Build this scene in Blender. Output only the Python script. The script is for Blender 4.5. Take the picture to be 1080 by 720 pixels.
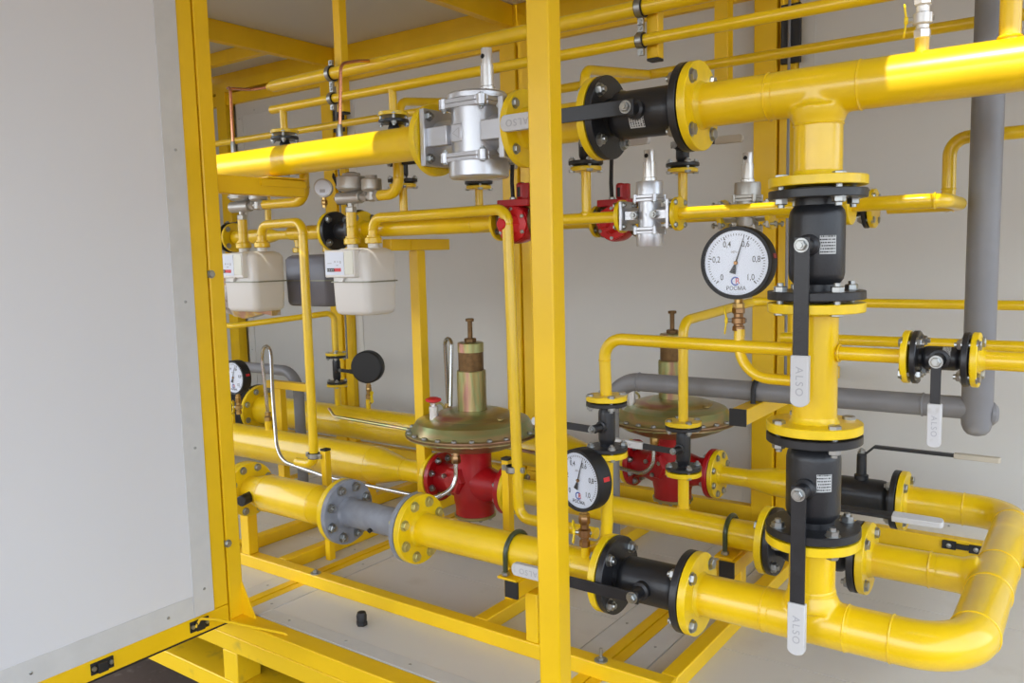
import bpy, bmesh, math, random
from math import sin, cos, pi, radians
from mathutils import Vector, Matrix
random.seed(7)
SC = bpy.context.scene
COL = SC.collection
for o in list(bpy.data.objects): bpy.data.objects.remove(o)

# ------------------------------------------------------------------ camera, sky, sun, exposure
cam_d = bpy.data.cameras.new('camera'); cam = bpy.data.objects.new('camera', cam_d); COL.objects.link(cam)
cam_d.sensor_width = 36.0; cam_d.lens = 872.46 / 1080 * 36.0; cam_d.clip_start = 0.02; cam_d.clip_end = 300
RC = Matrix(((0.81131016, 0.58412834, -0.02387266), (0.04262245, -0.09982677, -0.99409152), (-0.58306016, 0.80549904, -0.10588745)))
CAM = Vector((0, 0, 1.235))
right, down, fwd = Vector(RC[0]), Vector(RC[1]), Vector(RC[2])
M = Matrix((right, -down, -fwd)).transposed().to_4x4(); M.translation = CAM
cam.matrix_world = M
SC.camera = cam

w = bpy.data.worlds.new('sky'); SC.world = w; w.use_nodes = True
nt = w.node_tree; nt.nodes.clear()
sky = nt.nodes.new('ShaderNodeTexSky'); sky.sky_type = 'NISHITA'; sky.sun_disc = False
sky.sun_elevation = radians(52); sky.sun_rotation = radians(200); sky.air_density = 1.0; sky.dust_density = 2.5; sky.ozone_density = 1.0
mixw = nt.nodes.new('ShaderNodeMix'); mixw.data_type = 'RGBA'; mixw.inputs[0].default_value = 0.6
mixw.inputs[7].default_value = (6.2, 6.8, 7.6, 1)
nt.links.new(sky.outputs[0], mixw.inputs[6])
bg = nt.nodes.new('ShaderNodeBackground'); bg.inputs[1].default_value = 0.50
out = nt.nodes.new('ShaderNodeOutputWorld')
nt.links.new(mixw.outputs[2], bg.inputs[0]); nt.links.new(bg.outputs[0], out.inputs[0])

SUN_DIR = Vector((0.03, 0.61, -0.79)).normalized()          # the way the light travels
sl = bpy.data.lights.new('sun', 'SUN'); sl.energy = 6.0; sl.angle = radians(0.6); sl.color = (1.0, 0.95, 0.86)
so = bpy.data.objects.new('sun', sl); COL.objects.link(so)
so.rotation_euler = SUN_DIR.to_track_quat('-Z', 'Y').to_euler(); so.location = (0, -3, 8)

SC.view_settings.view_transform = 'Standard'; SC.view_settings.look = 'None'
SC.view_settings.exposure = 0.12; SC.view_settings.gamma = 1.0; SC.view_settings.use_curve_mapping = False

# ------------------------------------------------------------------ materials
def S(r, g, b):
    f = lambda c: (c / 255 / 12.92) if c / 255 <= 0.04045 else ((c / 255 + 0.055) / 1.055) ** 2.4
    return (f(r), f(g), f(b), 1)
def mat(name, col, rough=0.5, metal=0.0, coat=0.0, var=0.0, vscale=6.0, bump=0.0, bscale=60.0, dirt=None, dirt_amt=0.0, spec=0.5, trans=0.0):
    m = bpy.data.materials.new(name); m.use_nodes = True
    n = m.node_tree.nodes; l = m.node_tree.links; b = n['Principled BSDF']
    b.inputs['Base Color'].default_value = col; b.inputs['Roughness'].default_value = rough
    b.inputs['Metallic'].default_value = metal; b.inputs['Coat Weight'].default_value = coat
    b.inputs['Coat Roughness'].default_value = 0.12
    b.inputs['Specular IOR Level'].default_value = spec
    tc = n.new('ShaderNodeTexCoord')
    if var or dirt:
        no = n.new('ShaderNodeTexNoise'); no.inputs['Scale'].default_value = vscale; no.inputs['Detail'].default_value = 5
        l.new(tc.outputs['Object'], no.inputs['Vector'])
        mx = n.new('ShaderNodeMix'); mx.data_type = 'RGBA'
        c2 = dirt if dirt else tuple(min(1, c * (1 + var)) for c in col[:3]) + (1,)
        mx.inputs[6].default_value = col if dirt else tuple(c * (1 - var) for c in col[:3]) + (1,)
        mx.inputs[7].default_value = c2
        rp = n.new('ShaderNodeMapRange'); rp.inputs[1].default_value = 0.35 if not dirt else 0.60; rp.inputs[2].default_value = 0.68 if not dirt else 0.82
        rp.inputs[3].default_value = 0; rp.inputs[4].default_value = 1 if not dirt else dirt_amt
        l.new(no.outputs[0], rp.inputs[0]); l.new(rp.outputs[0], mx.inputs[0]); l.new(mx.outputs[2], b.inputs['Base Color'])
        r2 = n.new('ShaderNodeMapRange'); r2.inputs[3].default_value = rough * 0.85; r2.inputs[4].default_value = min(1, rough * 1.2)
        l.new(no.outputs[0], r2.inputs[0]); l.new(r2.outputs[0], b.inputs['Roughness'])
    if bump:
        nb = n.new('ShaderNodeTexNoise'); nb.inputs['Scale'].default_value = bscale; nb.inputs['Detail'].default_value = 4
        l.new(tc.outputs['Object'], nb.inputs['Vector'])
        bp = n.new('ShaderNodeBump'); bp.inputs['Strength'].default_value = bump; bp.inputs['Distance'].default_value = 0.002
        l.new(nb.outputs[0], bp.inputs['Height']); l.new(bp.outputs[0], b.inputs['Normal'])
    return m
MT = {}
MT['pipe'] = mat('yellow_gloss_paint', (0.85, 0.56, 0.003, 1), 0.30, coat=0.55, var=0.05, vscale=9, bump=0.12, bscale=35)
MT['flange'] = mat('yellow_flange_paint', (0.85, 0.585, 0.003, 1), 0.36, coat=0.25, var=0.07, vscale=25, bump=0.2, bscale=90)
MT['frame'] = mat('yellow_frame_paint', (0.86, 0.535, 0.002, 1), 0.42, coat=0.14, var=0.05, vscale=5, bump=0.10, bscale=160)
MT['base'] = mat('yellow_base_paint', (0.80, 0.51, 0.005, 1), 0.45, coat=0.1, dirt=(0.20, 0.15, 0.05, 1), dirt_amt=0.6, vscale=14)
MT['black'] = mat('black_valve_paint', (0.013, 0.014, 0.017, 1), 0.40, coat=0.12, var=0.15, vscale=30, bump=0.25, bscale=180)
MT['rubber'] = mat('black_rubber', (0.012, 0.012, 0.013, 1), 0.55)
MT['olive'] = mat('green_black_clamp_paint', (0.035, 0.050, 0.018, 1), 0.32, coat=0.2)
MT['panel'] = mat('white_panel', (0.585, 0.575, 0.545, 1), 0.45, var=0.02, vscale=2.0)
MT['leafpanel'] = mat('white_door_sheet', (0.70, 0.705, 0.72, 1), 0.38, var=0.012, vscale=1.5)
MT['strip'] = mat('white_edge_strip', (0.60, 0.60, 0.585, 1), 0.42, var=0.03, vscale=18)
MT['floor'] = mat('white_floor_sheet', (0.66, 0.645, 0.61, 1), 0.42, dirt=(0.45, 0.41, 0.35, 1), dirt_amt=0.5, vscale=5)
MT['grey'] = mat('grey_pipe_paint', (0.215, 0.215, 0.225, 1), 0.45, coat=0.1, var=0.05, vscale=12, bump=0.1)
MT['greyfl'] = mat('grey_flange_paint', (0.25, 0.265, 0.30, 1), 0.45, var=0.12, vscale=22, bump=0.2)
MT['alu'] = mat('cast_aluminium_paint', (0.60, 0.61, 0.64, 1), 0.33, metal=0.75, bump=0.2, bscale=260)
MT['alu2'] = mat('dull_aluminium', (0.50, 0.49, 0.46, 1), 0.42, metal=0.7, bump=0.2, bscale=200)
MT['machined'] = mat('machined_aluminium', (0.74, 0.73, 0.71, 1), 0.26, metal=0.55)
MT['steel'] = mat('zinc_steel', (0.40, 0.41, 0.40, 1), 0.36, metal=1.0, var=0.1, vscale=40)
MT['zinc'] = mat('yellow_zinc_bolt', (0.55, 0.50, 0.20, 1), 0.35, metal=0.7, var=0.2, vscale=40)
MT['stainless'] = mat('stainless_tube', (0.42, 0.41, 0.38, 1), 0.20, metal=1.0)
MT['tubeshine'] = mat('bright_tube', (0.66, 0.66, 0.66, 1), 0.14, metal=1.0)
MT['brass'] = mat('brass', (0.50, 0.33, 0.12, 1), 0.28, metal=1.0, var=0.1, vscale=50)
MT['bronze'] = mat('brown_brass', (0.34, 0.20, 0.10, 1), 0.30, metal=1.0, var=0.1, vscale=50)
MT['copper'] = mat('copper', (0.72, 0.33, 0.20, 1), 0.24, metal=1.0)
MT['red'] = mat('red_paint', (0.42, 0.004, 0.008, 1), 0.36, coat=0.2, var=0.08, vscale=20, bump=0.3, bscale=120)
MT['redb'] = mat('bright_red', (0.60, 0.008, 0.012, 1), 0.4)
MT['arrow'] = mat('red_sticker', (0.50, 0.006, 0.015, 1), 0.5)
MT['grip'] = mat('white_plastic_grip', (0.58, 0.58, 0.58, 1), 0.5, dirt=(0.32, 0.29, 0.25, 1), dirt_amt=0.5, vscale=35)
MT['engrave'] = mat('grey_relief', (0.40, 0.40, 0.42, 1), 0.6)
MT['dial'] = mat('white_dial', (0.72, 0.77, 0.86, 1), 0.5)
MT['ink'] = mat('black_ink', (0.012, 0.012, 0.014, 1), 0.6)
MT['blueink'] = mat('blue_ink', (0.01, 0.06, 0.35, 1), 0.5)
MT['label'] = mat('paper_label', (0.55, 0.56, 0.55, 1), 0.5)
MT['meter'] = mat('off_white_enamel', (0.72, 0.70, 0.66, 1), 0.35, coat=0.2)
MT['window'] = mat('meter_window', (0.62, 0.61, 0.50, 1), 0.2, coat=0.5)
MT['greymeter'] = mat('grey_enamel', (0.16, 0.16, 0.19, 1), 0.4, coat=0.1)
MT['seam'] = mat('dull_seam_band', (0.26, 0.26, 0.20, 1), 0.4, metal=0.5)
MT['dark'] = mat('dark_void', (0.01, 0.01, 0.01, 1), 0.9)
MT['taupe'] = mat('beige_plastic_grip', (0.50, 0.45, 0.36, 1), 0.5)
MT['yel'] = mat('yellow_plastic', (0.85, 0.62, 0.01, 1), 0.4)
# chromate: yellow-green-pink iridescence of zinc passivation, bands along the height
def chromate(name, sc, dull=0.0):
    m = bpy.data.materials.new(name); m.use_nodes = True
    n = m.node_tree.nodes; l = m.node_tree.links; b = n['Principled BSDF']
    b.inputs['Metallic'].default_value = 0.85; b.inputs['Roughness'].default_value = 0.33
    tc = n.new('ShaderNodeTexCoord'); mp = n.new('ShaderNodeMapping'); mp.inputs['Scale'].default_value = sc
    no = n.new('ShaderNodeTexNoise'); no.inputs['Scale'].default_value = 1.0; no.inputs['Detail'].default_value = 3; no.inputs['Distortion'].default_value = 0.6
    cr = n.new('ShaderNodeValToRGB'); e = cr.color_ramp.elements
    cols = [(0.30, 0.22, 0.09), (0.42, 0.34, 0.14), (0.33, 0.37, 0.17), (0.50, 0.40, 0.20), (0.46, 0.24, 0.20), (0.36, 0.30, 0.13)]
    e[0].position = 0.25; e[0].color = cols[0] + (1,); e[1].position = 0.8; e[1].color = cols[5] + (1,)
    for i, p in enumerate((0.38, 0.47, 0.55, 0.64)):
        k = e.new(p); k.color = cols[i + 1] + (1,)
    l.new(tc.outputs['Object'], mp.inputs[0]); l.new(mp.outputs[0], no.inputs[0]); l.new(no.outputs[0], cr.inputs[0]); l.new(cr.outputs[0], b.inputs['Base Color'])
    return m
MT['chromate'] = chromate('zinc_chromate_dome', (3, 3, 16))
MT['chromate2'] = chromate('zinc_chromate_barrel', (22, 22, 3))
MT['rust'] = mat('brown_chromate', (0.16, 0.09, 0.035, 1), 0.45, metal=0.7, var=0.2, vscale=60)
def glass_mat():
    m = bpy.data.materials.new('clear_glass'); m.use_nodes = True
    n = m.node_tree.nodes; l = m.node_tree.links; n.clear()
    o = n.new('ShaderNodeOutputMaterial'); t = n.new('ShaderNodeBsdfTransparent'); g = n.new('ShaderNodeBsdfGlossy'); g.inputs['Roughness'].default_value = 0.03
    f = n.new('ShaderNodeLayerWeight'); f.inputs[0].default_value = 0.5; mx = n.new('ShaderNodeMixShader')
    pw = n.new('ShaderNodeMath'); pw.operation = 'POWER'; pw.inputs[1].default_value = 5; l.new(f.outputs['Facing'], pw.inputs[0])
    ad = n.new('ShaderNodeMath'); ad.operation = 'MULTIPLY_ADD'; ad.inputs[1].default_value = 0.9; ad.inputs[2].default_value = 0.035; l.new(pw.outputs[0], ad.inputs[0]); l.new(ad.outputs[0], mx.inputs[0]); l.new(t.outputs[0], mx.inputs[1]); l.new(g.outputs[0], mx.inputs[2]); l.new(mx.outputs[0], o.inputs[0])
    return m
MT['glass'] = glass_mat()
def soil_mat():
    m = mat('brown_soil', (0.105, 0.070, 0.050, 1), 0.95, dirt=(0.22, 0.17, 0.13, 1), dirt_amt=1.0, vscale=22, bump=1.0, bscale=30)
    return m
MT['soil'] = soil_mat()
def bag_mat():
    m = bpy.data.materials.new('printed_bag'); m.use_nodes = True
    n = m.node_tree.nodes; l = m.node_tree.links; b = n['Principled BSDF']; b.inputs['Roughness'].default_value = 0.3
    tc = n.new('ShaderNodeTexCoord'); vo = n.new('ShaderNodeTexNoise'); vo.inputs['Scale'].default_value = 9; vo.inputs['Detail'].default_value = 3
    cr = n.new('ShaderNodeValToRGB'); e = cr.color_ramp.elements; e[0].position = .40; e[0].color = (0.28, 0.22, 0.18, 1); e[1].position = .62; e[1].color = (0.42, 0.22, 0.14, 1)
    k = e.new(.48); k.color = (0.55, 0.50, 0.44, 1); k = e.new(.55); k.color = (0.60, 0.40, 0.10, 1)
    l.new(tc.outputs['Object'], vo.inputs[0]); l.new(vo.outputs[0], cr.inputs[0]); l.new(cr.outputs[0], b.inputs['Base Color'])
    return m
MT['bag'] = bag_mat()

# ------------------------------------------------------------------ mesh building
X, Y, Z = Vector((1, 0, 0)), Vector((0, 1, 0)), Vector((0, 0, 1))
def V(*a): return Vector(a if len(a) == 3 else a[0])
def basis(ax):
    ax = V(ax).normalized()
    h = Z if abs(ax.z) < 0.9 else X
    u = h.cross(ax).normalized(); v = ax.cross(u)
    return u, v, ax
class MB:
    def __init__(s): s.v = []; s.f = []
    def add(s, vs, fs):
        o = len(s.v); s.v += [V(p) for p in vs]; s.f += [tuple(i + o for i in f) for f in fs]; return s
    def lathe(s, org, ax, prof, seg=32, cap=True):
        u, v, a = basis(ax); org = V(org); vs = []; fs = []
        for r, h in prof:
            for k in range(seg):
                t = 2 * pi * k / seg; vs.append(org + a * h + (u * cos(t) + v * sin(t)) * r)
        for i in range(len(prof) - 1):
            for k in range(seg):
                k2 = (k + 1) % seg
                fs.append((i * seg + k, i * seg + k2, (i + 1) * seg + k2, (i + 1) * seg + k))
        if cap:
            if prof[0][0] > 1e-6: fs.append(tuple(range(seg))[::-1])
            if prof[-1][0] > 1e-6: fs.append(tuple((len(prof) - 1) * seg + k for k in range(seg)))
        return s.add(vs, fs)
    def cyl(s, p0, p1, r, r2=None, seg=24, ch=0.0):
        p0, p1 = V(p0), V(p1); L = (p1 - p0).length; r2 = r if r2 is None else r2
        pr = [(r, 0), (r2, L)] if not ch else [(r - ch, 0), (r, ch), (r2, L - ch), (r2 - ch, L)]
        return s.lathe(p0, p1 - p0, pr, seg)
    def hexa(s, p, ax, r, h, n=6): return s.lathe(p, ax, [(r * .9, 0), (r, h * .1), (r, h * .85), (r * .86, h)], n)
    def obox(s, c, u, v, w_, su, sv, sw):
        c, u, v, w_ = V(c), V(u), V(v), V(w_); vs = []
        for a in (-.5, .5):
            for b in (-.5, .5):
                for d in (-.5, .5): vs.append(c + u * su * a + v * sv * b + w_ * sw * d)
        return s.add(vs, [(0, 1, 3, 2), (4, 6, 7, 5), (0, 4, 5, 1), (2, 3, 7, 6), (0, 2, 6, 4), (1, 5, 7, 3)])
    def box(s, a, b):
        c = (V(a) + V(b)) / 2; d = V(b) - V(a)
        return s.obox(c, X, Y, Z, abs(d.x), abs(d.y), abs(d.z))
    def prism(s, pts, off):
        n = len(pts); off = V(off); vs = [V(p) for p in pts] + [V(p) + off for p in pts]
        return s.add(vs, [tuple(range(n))[::-1], tuple(range(n, 2 * n))] + [(i, (i + 1) % n, n + (i + 1) % n, n + i) for i in range(n)])
    def sweep(s, pts, ring, closed_ends=True):
        # pts centre line, ring list of (a,b) in the local frame
        n = len(pts); k = len(ring); t0 = (pts[1] - pts[0]).normalized(); u, v, _ = basis(t0); prev = t0; vs = []
        for i, p in enumerate(pts):
            if i == 0: t = t0
            elif i == n - 1: t = (pts[-1] - pts[-2]).normalized()
            else: t = ((pts[i] - pts[i - 1]).normalized() + (pts[i + 1] - pts[i]).normalized()).normalized()
            q = prev.rotation_difference(t); u = q @ u; v = q @ v; prev = t
            for a, b in ring: vs.append(p + u * a + v * b)
        fs = [(i * k + j, i * k + (j + 1) % k, (i + 1) * k + (j + 1) % k, (i + 1) * k + j) for i in range(n - 1) for j in range(k)]
        if closed_ends: fs += [tuple(range(k))[::-1], tuple((n - 1) * k + j for j in range(k))]
        return s.add(vs, fs)
    def tube(s, path, r, bend=0.0, seg=16, bs=7):
        p = fillet([V(q) for q in path], bend, bs)
        return s.sweep(p, [(r * cos(2 * pi * j / seg), r * sin(2 * pi * j / seg)) for j in range(seg)])
    def torus(s, c, ax, R, r, seg=32, k=8):
        u, v, a = basis(ax); c = V(c); vs = []
        for i in range(seg):
            t = 2 * pi * i / seg; d = u * cos(t) + v * sin(t)
            for j in range(k):
                q = 2 * pi * j / k; vs.append(c + d * (R + r * cos(q)) + a * r * sin(q))
        return s.add(vs, [(i * k + j, i * k + (j + 1) % k, ((i + 1) % seg) * k + (j + 1) % k, ((i + 1) % seg) * k + j) for i in range(seg) for j in range(k)])
def fillet(p, bend, bs=7):
    if bend <= 0 or len(p) < 3: return p
    o = [p[0]]
    for i in range(1, len(p) - 1):
        a, b, c = p[i - 1], p[i], p[i + 1]; d1 = (a - b).normalized(); d2 = (c - b).normalized(); ang = d1.angle(d2)
        if ang > pi - 0.02: continue
        t = min(bend / math.tan(ang / 2), (a - b).length * .499 if i > 1 else (a - b).length * .98, (c - b).length * .499 if i < len(p) - 2 else (c - b).length * .98)
        R = t * math.tan(ang / 2); bis = (d1 + d2).normalized(); cen = b + bis * (R / sin(ang / 2))
        s0 = (b + d1 * t - cen); s1 = (b + d2 * t - cen)
        for k in range(bs + 1):
            o.append(cen + s0.normalized().slerp(s1.normalized(), k / bs) * s0.length)
    o.append(p[-1]); return o
def tag(o, label=None, cat=None, group=None, kind=None):
    if label: o['label'] = label
    if cat: o['category'] = cat
    if group: o['group'] = group
    if kind: o['kind'] = kind
    return o
def mesh_obj(name, mb, m, parent=None, base=None, sharp=32, bevel=0.0):
    me = bpy.data.meshes.new(name); b = V(base) if base is not None else V(0, 0, 0)
    me.from_pydata([tuple(v - b) for v in mb.v], [], mb.f); me.update()
    bm = bmesh.new(); bm.from_mesh(me); bmesh.ops.recalc_face_normals(bm, faces=bm.faces); bm.to_mesh(me); bm.free()
    for p in me.polygons: p.use_smooth = True
    me.set_sharp_from_angle(angle=radians(sharp))
    me.materials.append(MT[m] if isinstance(m, str) else m)
    o = bpy.data.objects.new(name, me); COL.objects.link(o)
    if bevel:
        md = o.modifiers.new('edges', 'BEVEL'); md.width = bevel; md.segments = 2; md.limit_method = 'ANGLE'; md.angle_limit = radians(40); md.harden_normals = False
    if parent is not None: o.parent = parent
    else: o.location = b
    return o
class Thing:
    def __init__(s, name, loc, label, cat, group=None):
        s.loc = V(loc); s.o = bpy.data.objects.new(name, None); s.o.empty_display_size = .02; COL.objects.link(s.o); s.o.location = s.loc
        tag(s.o, label, cat, group)
    def part(s, name, mb, m, label=None, parent=None, sharp=32, bevel=0.0, kind=None):
        o = mesh_obj(name, mb, m, parent or s.o, s.loc, sharp, bevel)
        return tag(o, label, None, None, kind)
    def inst(s, name, me, mw, label=None, parent=None):
        o = bpy.data.objects.new(name, me); COL.objects.link(o); o.parent = parent or s.o
        mm = mw.copy(); mm.translation = mw.translation - s.loc; o.matrix_local = mm
        return tag(o, label)
def single(name, mb, m, loc, label, cat, group=None, bevel=0.0, sharp=32):
    return tag(mesh_obj(name, mb, m, None, loc, sharp, bevel), label, cat, group)
def struct(name, mb, m, parent=None, bevel=0.0, base=(0, 0, 0)):
    o = mesh_obj(name, mb, m, parent, base, 32, bevel)
    if parent is None: o['kind'] = 'structure'
    return o
def orient(p, ax, spin=0.0):
    u, v, a = basis(ax); c, s_ = cos(spin), sin(spin); u2 = u * c + v * s_; v2 = v * c - u * s_
    m = Matrix((u2, v2, a)).transposed().to_4x4(); m.translation = V(p); return m
_mc = {}
def cached(key, fn, m):
    if key not in _mc:
        mb = MB(); fn(mb); me = bpy.data.meshes.new(key[0]); me.from_pydata([tuple(v) for v in mb.v], [], mb.f)
        bm = bmesh.new(); bm.from_mesh(me); bmesh.ops.recalc_face_normals(bm, faces=bm.faces); bm.to_mesh(me); bm.free()
        for p in me.polygons: p.use_smooth = True
        me.set_sharp_from_angle(angle=radians(30)); me.materials.append(MT[m]); _mc[key] = me
    return _mc[key]
def bolt_mesh(d, L, m='steel'):
    """head at z=0 outward (negative z), shank to z=L, nut at L"""
    def fn(mb):
        mb.hexa((0, 0, 0), (0, 0, -1), d * .95, d * .62)
        mb.lathe((0, 0, 0), (0, 0, 1), [(d * 1.15, -.001), (d * 1.15, .0015)], 14)
        mb.cyl((0, 0, 0), (0, 0, L + d * 1.25), d * .48, seg=10)
        mb.lathe((0, 0, L), (0, 0, 1), [(d * 1.15, -.0015), (d * 1.15, .001)], 14)
        mb.hexa((0, 0, L), (0, 0, 1), d * .95, d * .8)
    return cached(('bolt', round(d, 4), round(L, 4), m), fn, m)
def bolts(T, c, ax, n, pcd, d, L, start=45, m='steel', parent=None, name='bolt'):
    """c: outer face centre where the heads sit; ax points through the joint"""
    u, v, a = basis(ax); me = bolt_mesh(d, L, m)
    for k in range(n):
        t = radians(start + 360 * k / n); p = V(c) + (u * cos(t) + v * sin(t)) * pcd / 2
        T.inst(name, me, orient(p, a, random.random() * 1.0), parent=parent)
def disc(T, c, ax, R, t, m, name='flange', label=None, hub=None, seg=48):
    """c one face, extends t along ax; hub=(r,len) neck beyond"""
    mb = MB(); ch = min(.0018, t * .2)
    pr = [(R - ch, 0), (R, ch), (R, t - ch), (R - ch, t)]
    if hub: pr += [(hub[0] + .006, t), (hub[0] + .002, t + .006), (hub[0], t + hub[1])]
    mb.lathe(c, ax, pr, seg)
    return T.part(name, mb, m, label, sharp=28)
def weld(T, c, ax, r, t=.0028, m='pipe'):
    return T.part('weld_seam', MB().torus(c, ax, r, t, 36, 6), m)
def text_mesh(body, size, depth=0.0002, align='CENTER', sx=1.0):
    cu = bpy.data.curves.new('t', 'FONT'); cu.body = body; cu.size = size; cu.extrude = depth; cu.align_x = align; cu.align_y = 'CENTER'; cu.space_character = sx; cu.offset = size * .0025
    o = bpy.data.objects.new('t', cu); COL.objects.link(o)
    dg = bpy.context.evaluated_depsgraph_get(); me = bpy.data.meshes.new_from_object(o.evaluated_get(dg)); bpy.data.objects.remove(o); return me
def text_part(T, name, body, p, right_, up, size, m, parent=None, depth=.0002, align='CENTER', sx=1.0, cond=1.0):
    me = text_mesh(body, size, depth, align, sx); me.materials.clear(); me.materials.append(MT[m]); me.name = name
    r_, u_ = V(right_).normalized(), V(up).normalized(); n_ = r_.cross(u_)
    mw = Matrix((r_ * cond, u_, n_)).transposed().to_4x4(); mw.translation = V(p)
    return T.inst(name, me, mw, parent=parent)

# ------------------------------------------------------------------ key planes of the plant (metres, floor sheet at z = 0)
YM, ZU, ZL, XV = 2.0, 1.59, 0.322, -0.56          # main run plane, upper/lower main height, riser position
Y2, Y3 = 2.54, 3.15                               # the two regulator lines
YF, YB = 1.64, 3.60                               # front face and back frame face of the cabinet
XM = -0.222                                        # manifold at the right
ZC = 2.45                                         # underside of the ceiling
PB = [-5.03, -3.94, -2.55, -1.19, 0.16, 1.50]     # posts of the back wall
X0, X1 = -5.25, 1.6

# ------------------------------------------------------------------ setting
g = MB(); g.box((-30, -30, -.80), (30, 30, -.62)); struct('ground', g, 'soil')
# floor sheets between the cross strips
fl = bpy.data.objects.new('floor', None); COL.objects.link(fl); fl['kind'] = 'structure'
xs = [X0, -3.72, -2.475, -1.18, 0.10, X1]
for i in range(5):
    a = xs[i] + (.04 if i else 0); b = xs[i + 1] - (.04 if i < 4 else 0)
    for j, (ya, yb) in enumerate(((1.715, 2.36), (2.363, 2.98), (2.983, 3.58))):
        mesh_obj('floor_sheet', MB().box((a + .077, ya + (.06 if j == 0 else 0), -.02), (b - .077, yb, 0)), 'floor', fl)
    mesh_obj('edge_strip', MB().box((a, 1.715, -.02), (a + .073, 3.58, .0012)), 'strip', fl)
    mesh_obj('edge_strip', MB().box((b - .073, 1.715, -.02), (b, 3.58, .0012)), 'strip', fl)
    mesh_obj('edge_strip', MB().box((a + .075, 1.715, -.02), (b - .075, 1.773, .0012)), 'strip', fl)
    rv = cached(('rivet', 1), lambda mb: mb.lathe((0, 0, 0), (0, 0, 1), [(.005, 0), (.0045, .0018), (.0015, .0028)], 10), 'steel')
    for k in range(4):
        for xx, yy in ((a + .036, 1.80 + k * .45), (b - .036, 1.90 + k * .45), (a + .2 + k * .28, 1.745)):
            o = bpy.data.objects.new('rivet', rv); COL.objects.link(o); o.parent = fl; o.location = (xx, yy, .001)
for x in xs[1:-1]:
    mesh_obj('cross_member', MB().box((x - .038, 1.70, -.10), (x - .002, 3.6, .003)), 'frame', fl)
    mesh_obj('cross_member', MB().box((x + .002, 1.70, -.10), (x + .038, 3.6, .001)), 'frame', fl)

# back wall: door leaves seen from the inside, posts between them
wb = bpy.data.objects.new('wall_back', None); COL.objects.link(wb); wb['kind'] = 'structure'
def leaf_back(xa, xb):
    mesh_obj('panel', MB().box((xa, YB + .05, .06), (xb, YB + .09, 2.32)), 'panel', wb)
    s_ = .065
    for a, b in (((xa, YB + .046, .06), (xa + s_, YB + .052, 2.32)), ((xb - s_, YB + .046, .06), (xb, YB + .052, 2.32)),
                 ((xa + s_ + .001, YB + .046, .06), (xb - s_ - .001, YB + .052, .06 + s_)), ((xa + s_ + .001, YB + .046, 2.32 - s_ - .04), (xb - s_ - .001, YB + .052, 2.32))):
        mesh_obj('edge_strip', MB().box(a, b), 'panel', wb)
    for k in range(6):
        for x in (xa + .03, xb - .03):
            o = bpy.data.objects.new('rivet', rv); COL.objects.link(o); o.parent = wb; o.location = (x, YB + .046, .2 + k * .4); o.rotation_euler = (radians(90), 0, 0)
    for k in range(3):
        o = bpy.data.objects.new('rivet', rv); COL.objects.link(o); o.parent = wb; o.location = (xa + .2 + k * .42, YB + .046, 2.24); o.rotation_euler = (radians(90), 0, 0)
        o = bpy.data.objects.new('rivet', rv); COL.objects.link(o); o.parent = wb; o.location = (xa + .2 + k * .42, YB + .046, .10); o.rotation_euler = (radians(90), 0, 0)
for i in range(5): leaf_back(PB[i] + .085, PB[i + 1] - .085)
mesh_obj('panel', MB().box((X0, YB + .05, .06), (PB[0] - .05, YB + .09, 2.32)), 'panel', wb)
for i, x in enumerate(PB):
    if i == 0:
        mesh_obj('post', MB().box((x - .07, YB, 0), (x + .03, YB + .07, ZC)), 'frame', wb, bevel=.004); continue
    mesh_obj('post', MB().box((x - .095, YB, 0), (x + .005, YB + .07, ZC)), 'frame', wb, bevel=.004)
    mesh_obj('post', MB().box((x + .013, YB + .012, 0.02), (x + .080, YB + .07, ZC - .1)), 'frame', wb, bevel=.003)
    mesh_obj('door_gasket', MB().box((x + .006, YB + .04, 0.02), (x + .013, YB + .07, 2.32)), 'base', wb)
    if i in (1, 3):
        mesh_obj('hinge_plate', MB().box((x + .024, YB - .012, 2.00), (x + .105, YB + .011, 2.24)), 'rubber', wb, bevel=.002)
        mesh_obj('lock_rod', MB().cyl((x + .062, YB - .018, .6), (x + .062, YB - .018, 2.27), .006, seg=10), 'grey', wb)
mesh_obj('top_rail', MB().box((X0, YB + .001, 2.385), (X1, YB + .07, ZC)), 'frame', wb)
mesh_obj('top_rail', MB().box((X0, YB + .016, 2.30), (X1, YB + .07, 2.375)), 'frame', wb, bevel=.003)
mesh_obj('bottom_rail', MB().box((X0, YB + .001, -.02), (X1, YB + .07, .062)), 'frame', wb, bevel=.003)
mesh_obj('wall_skin', MB().box((X0, YB + .092, -.05), (X1, YB + .11, 2.5)), 'panel', wb)
mesh_obj('latch', MB().box((-.50, YB - .012, .022), (-.45, YB + .0, .055)).box((-.45, YB - .020, .030), (-.405, YB + .0, .048)).box((-.405, YB - .012, .020), (-.355, YB, .053)), 'rubber', wb, bevel=.002)
for x in (-.475, -.38):
    o = bpy.data.objects.new('screw', cached(('rivet', 1), None, 'steel')); COL.objects.link(o); o.parent = wb; o.location = (x, YB - .012, .037); o.rotation_euler = (radians(90), 0, 0); o.scale = (2, 2, 1.5)
wl = struct('wall_left', MB().box((X0 - .06, 1.64, -.05), (X0, YB + .11, 2.5)), 'panel')
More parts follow.
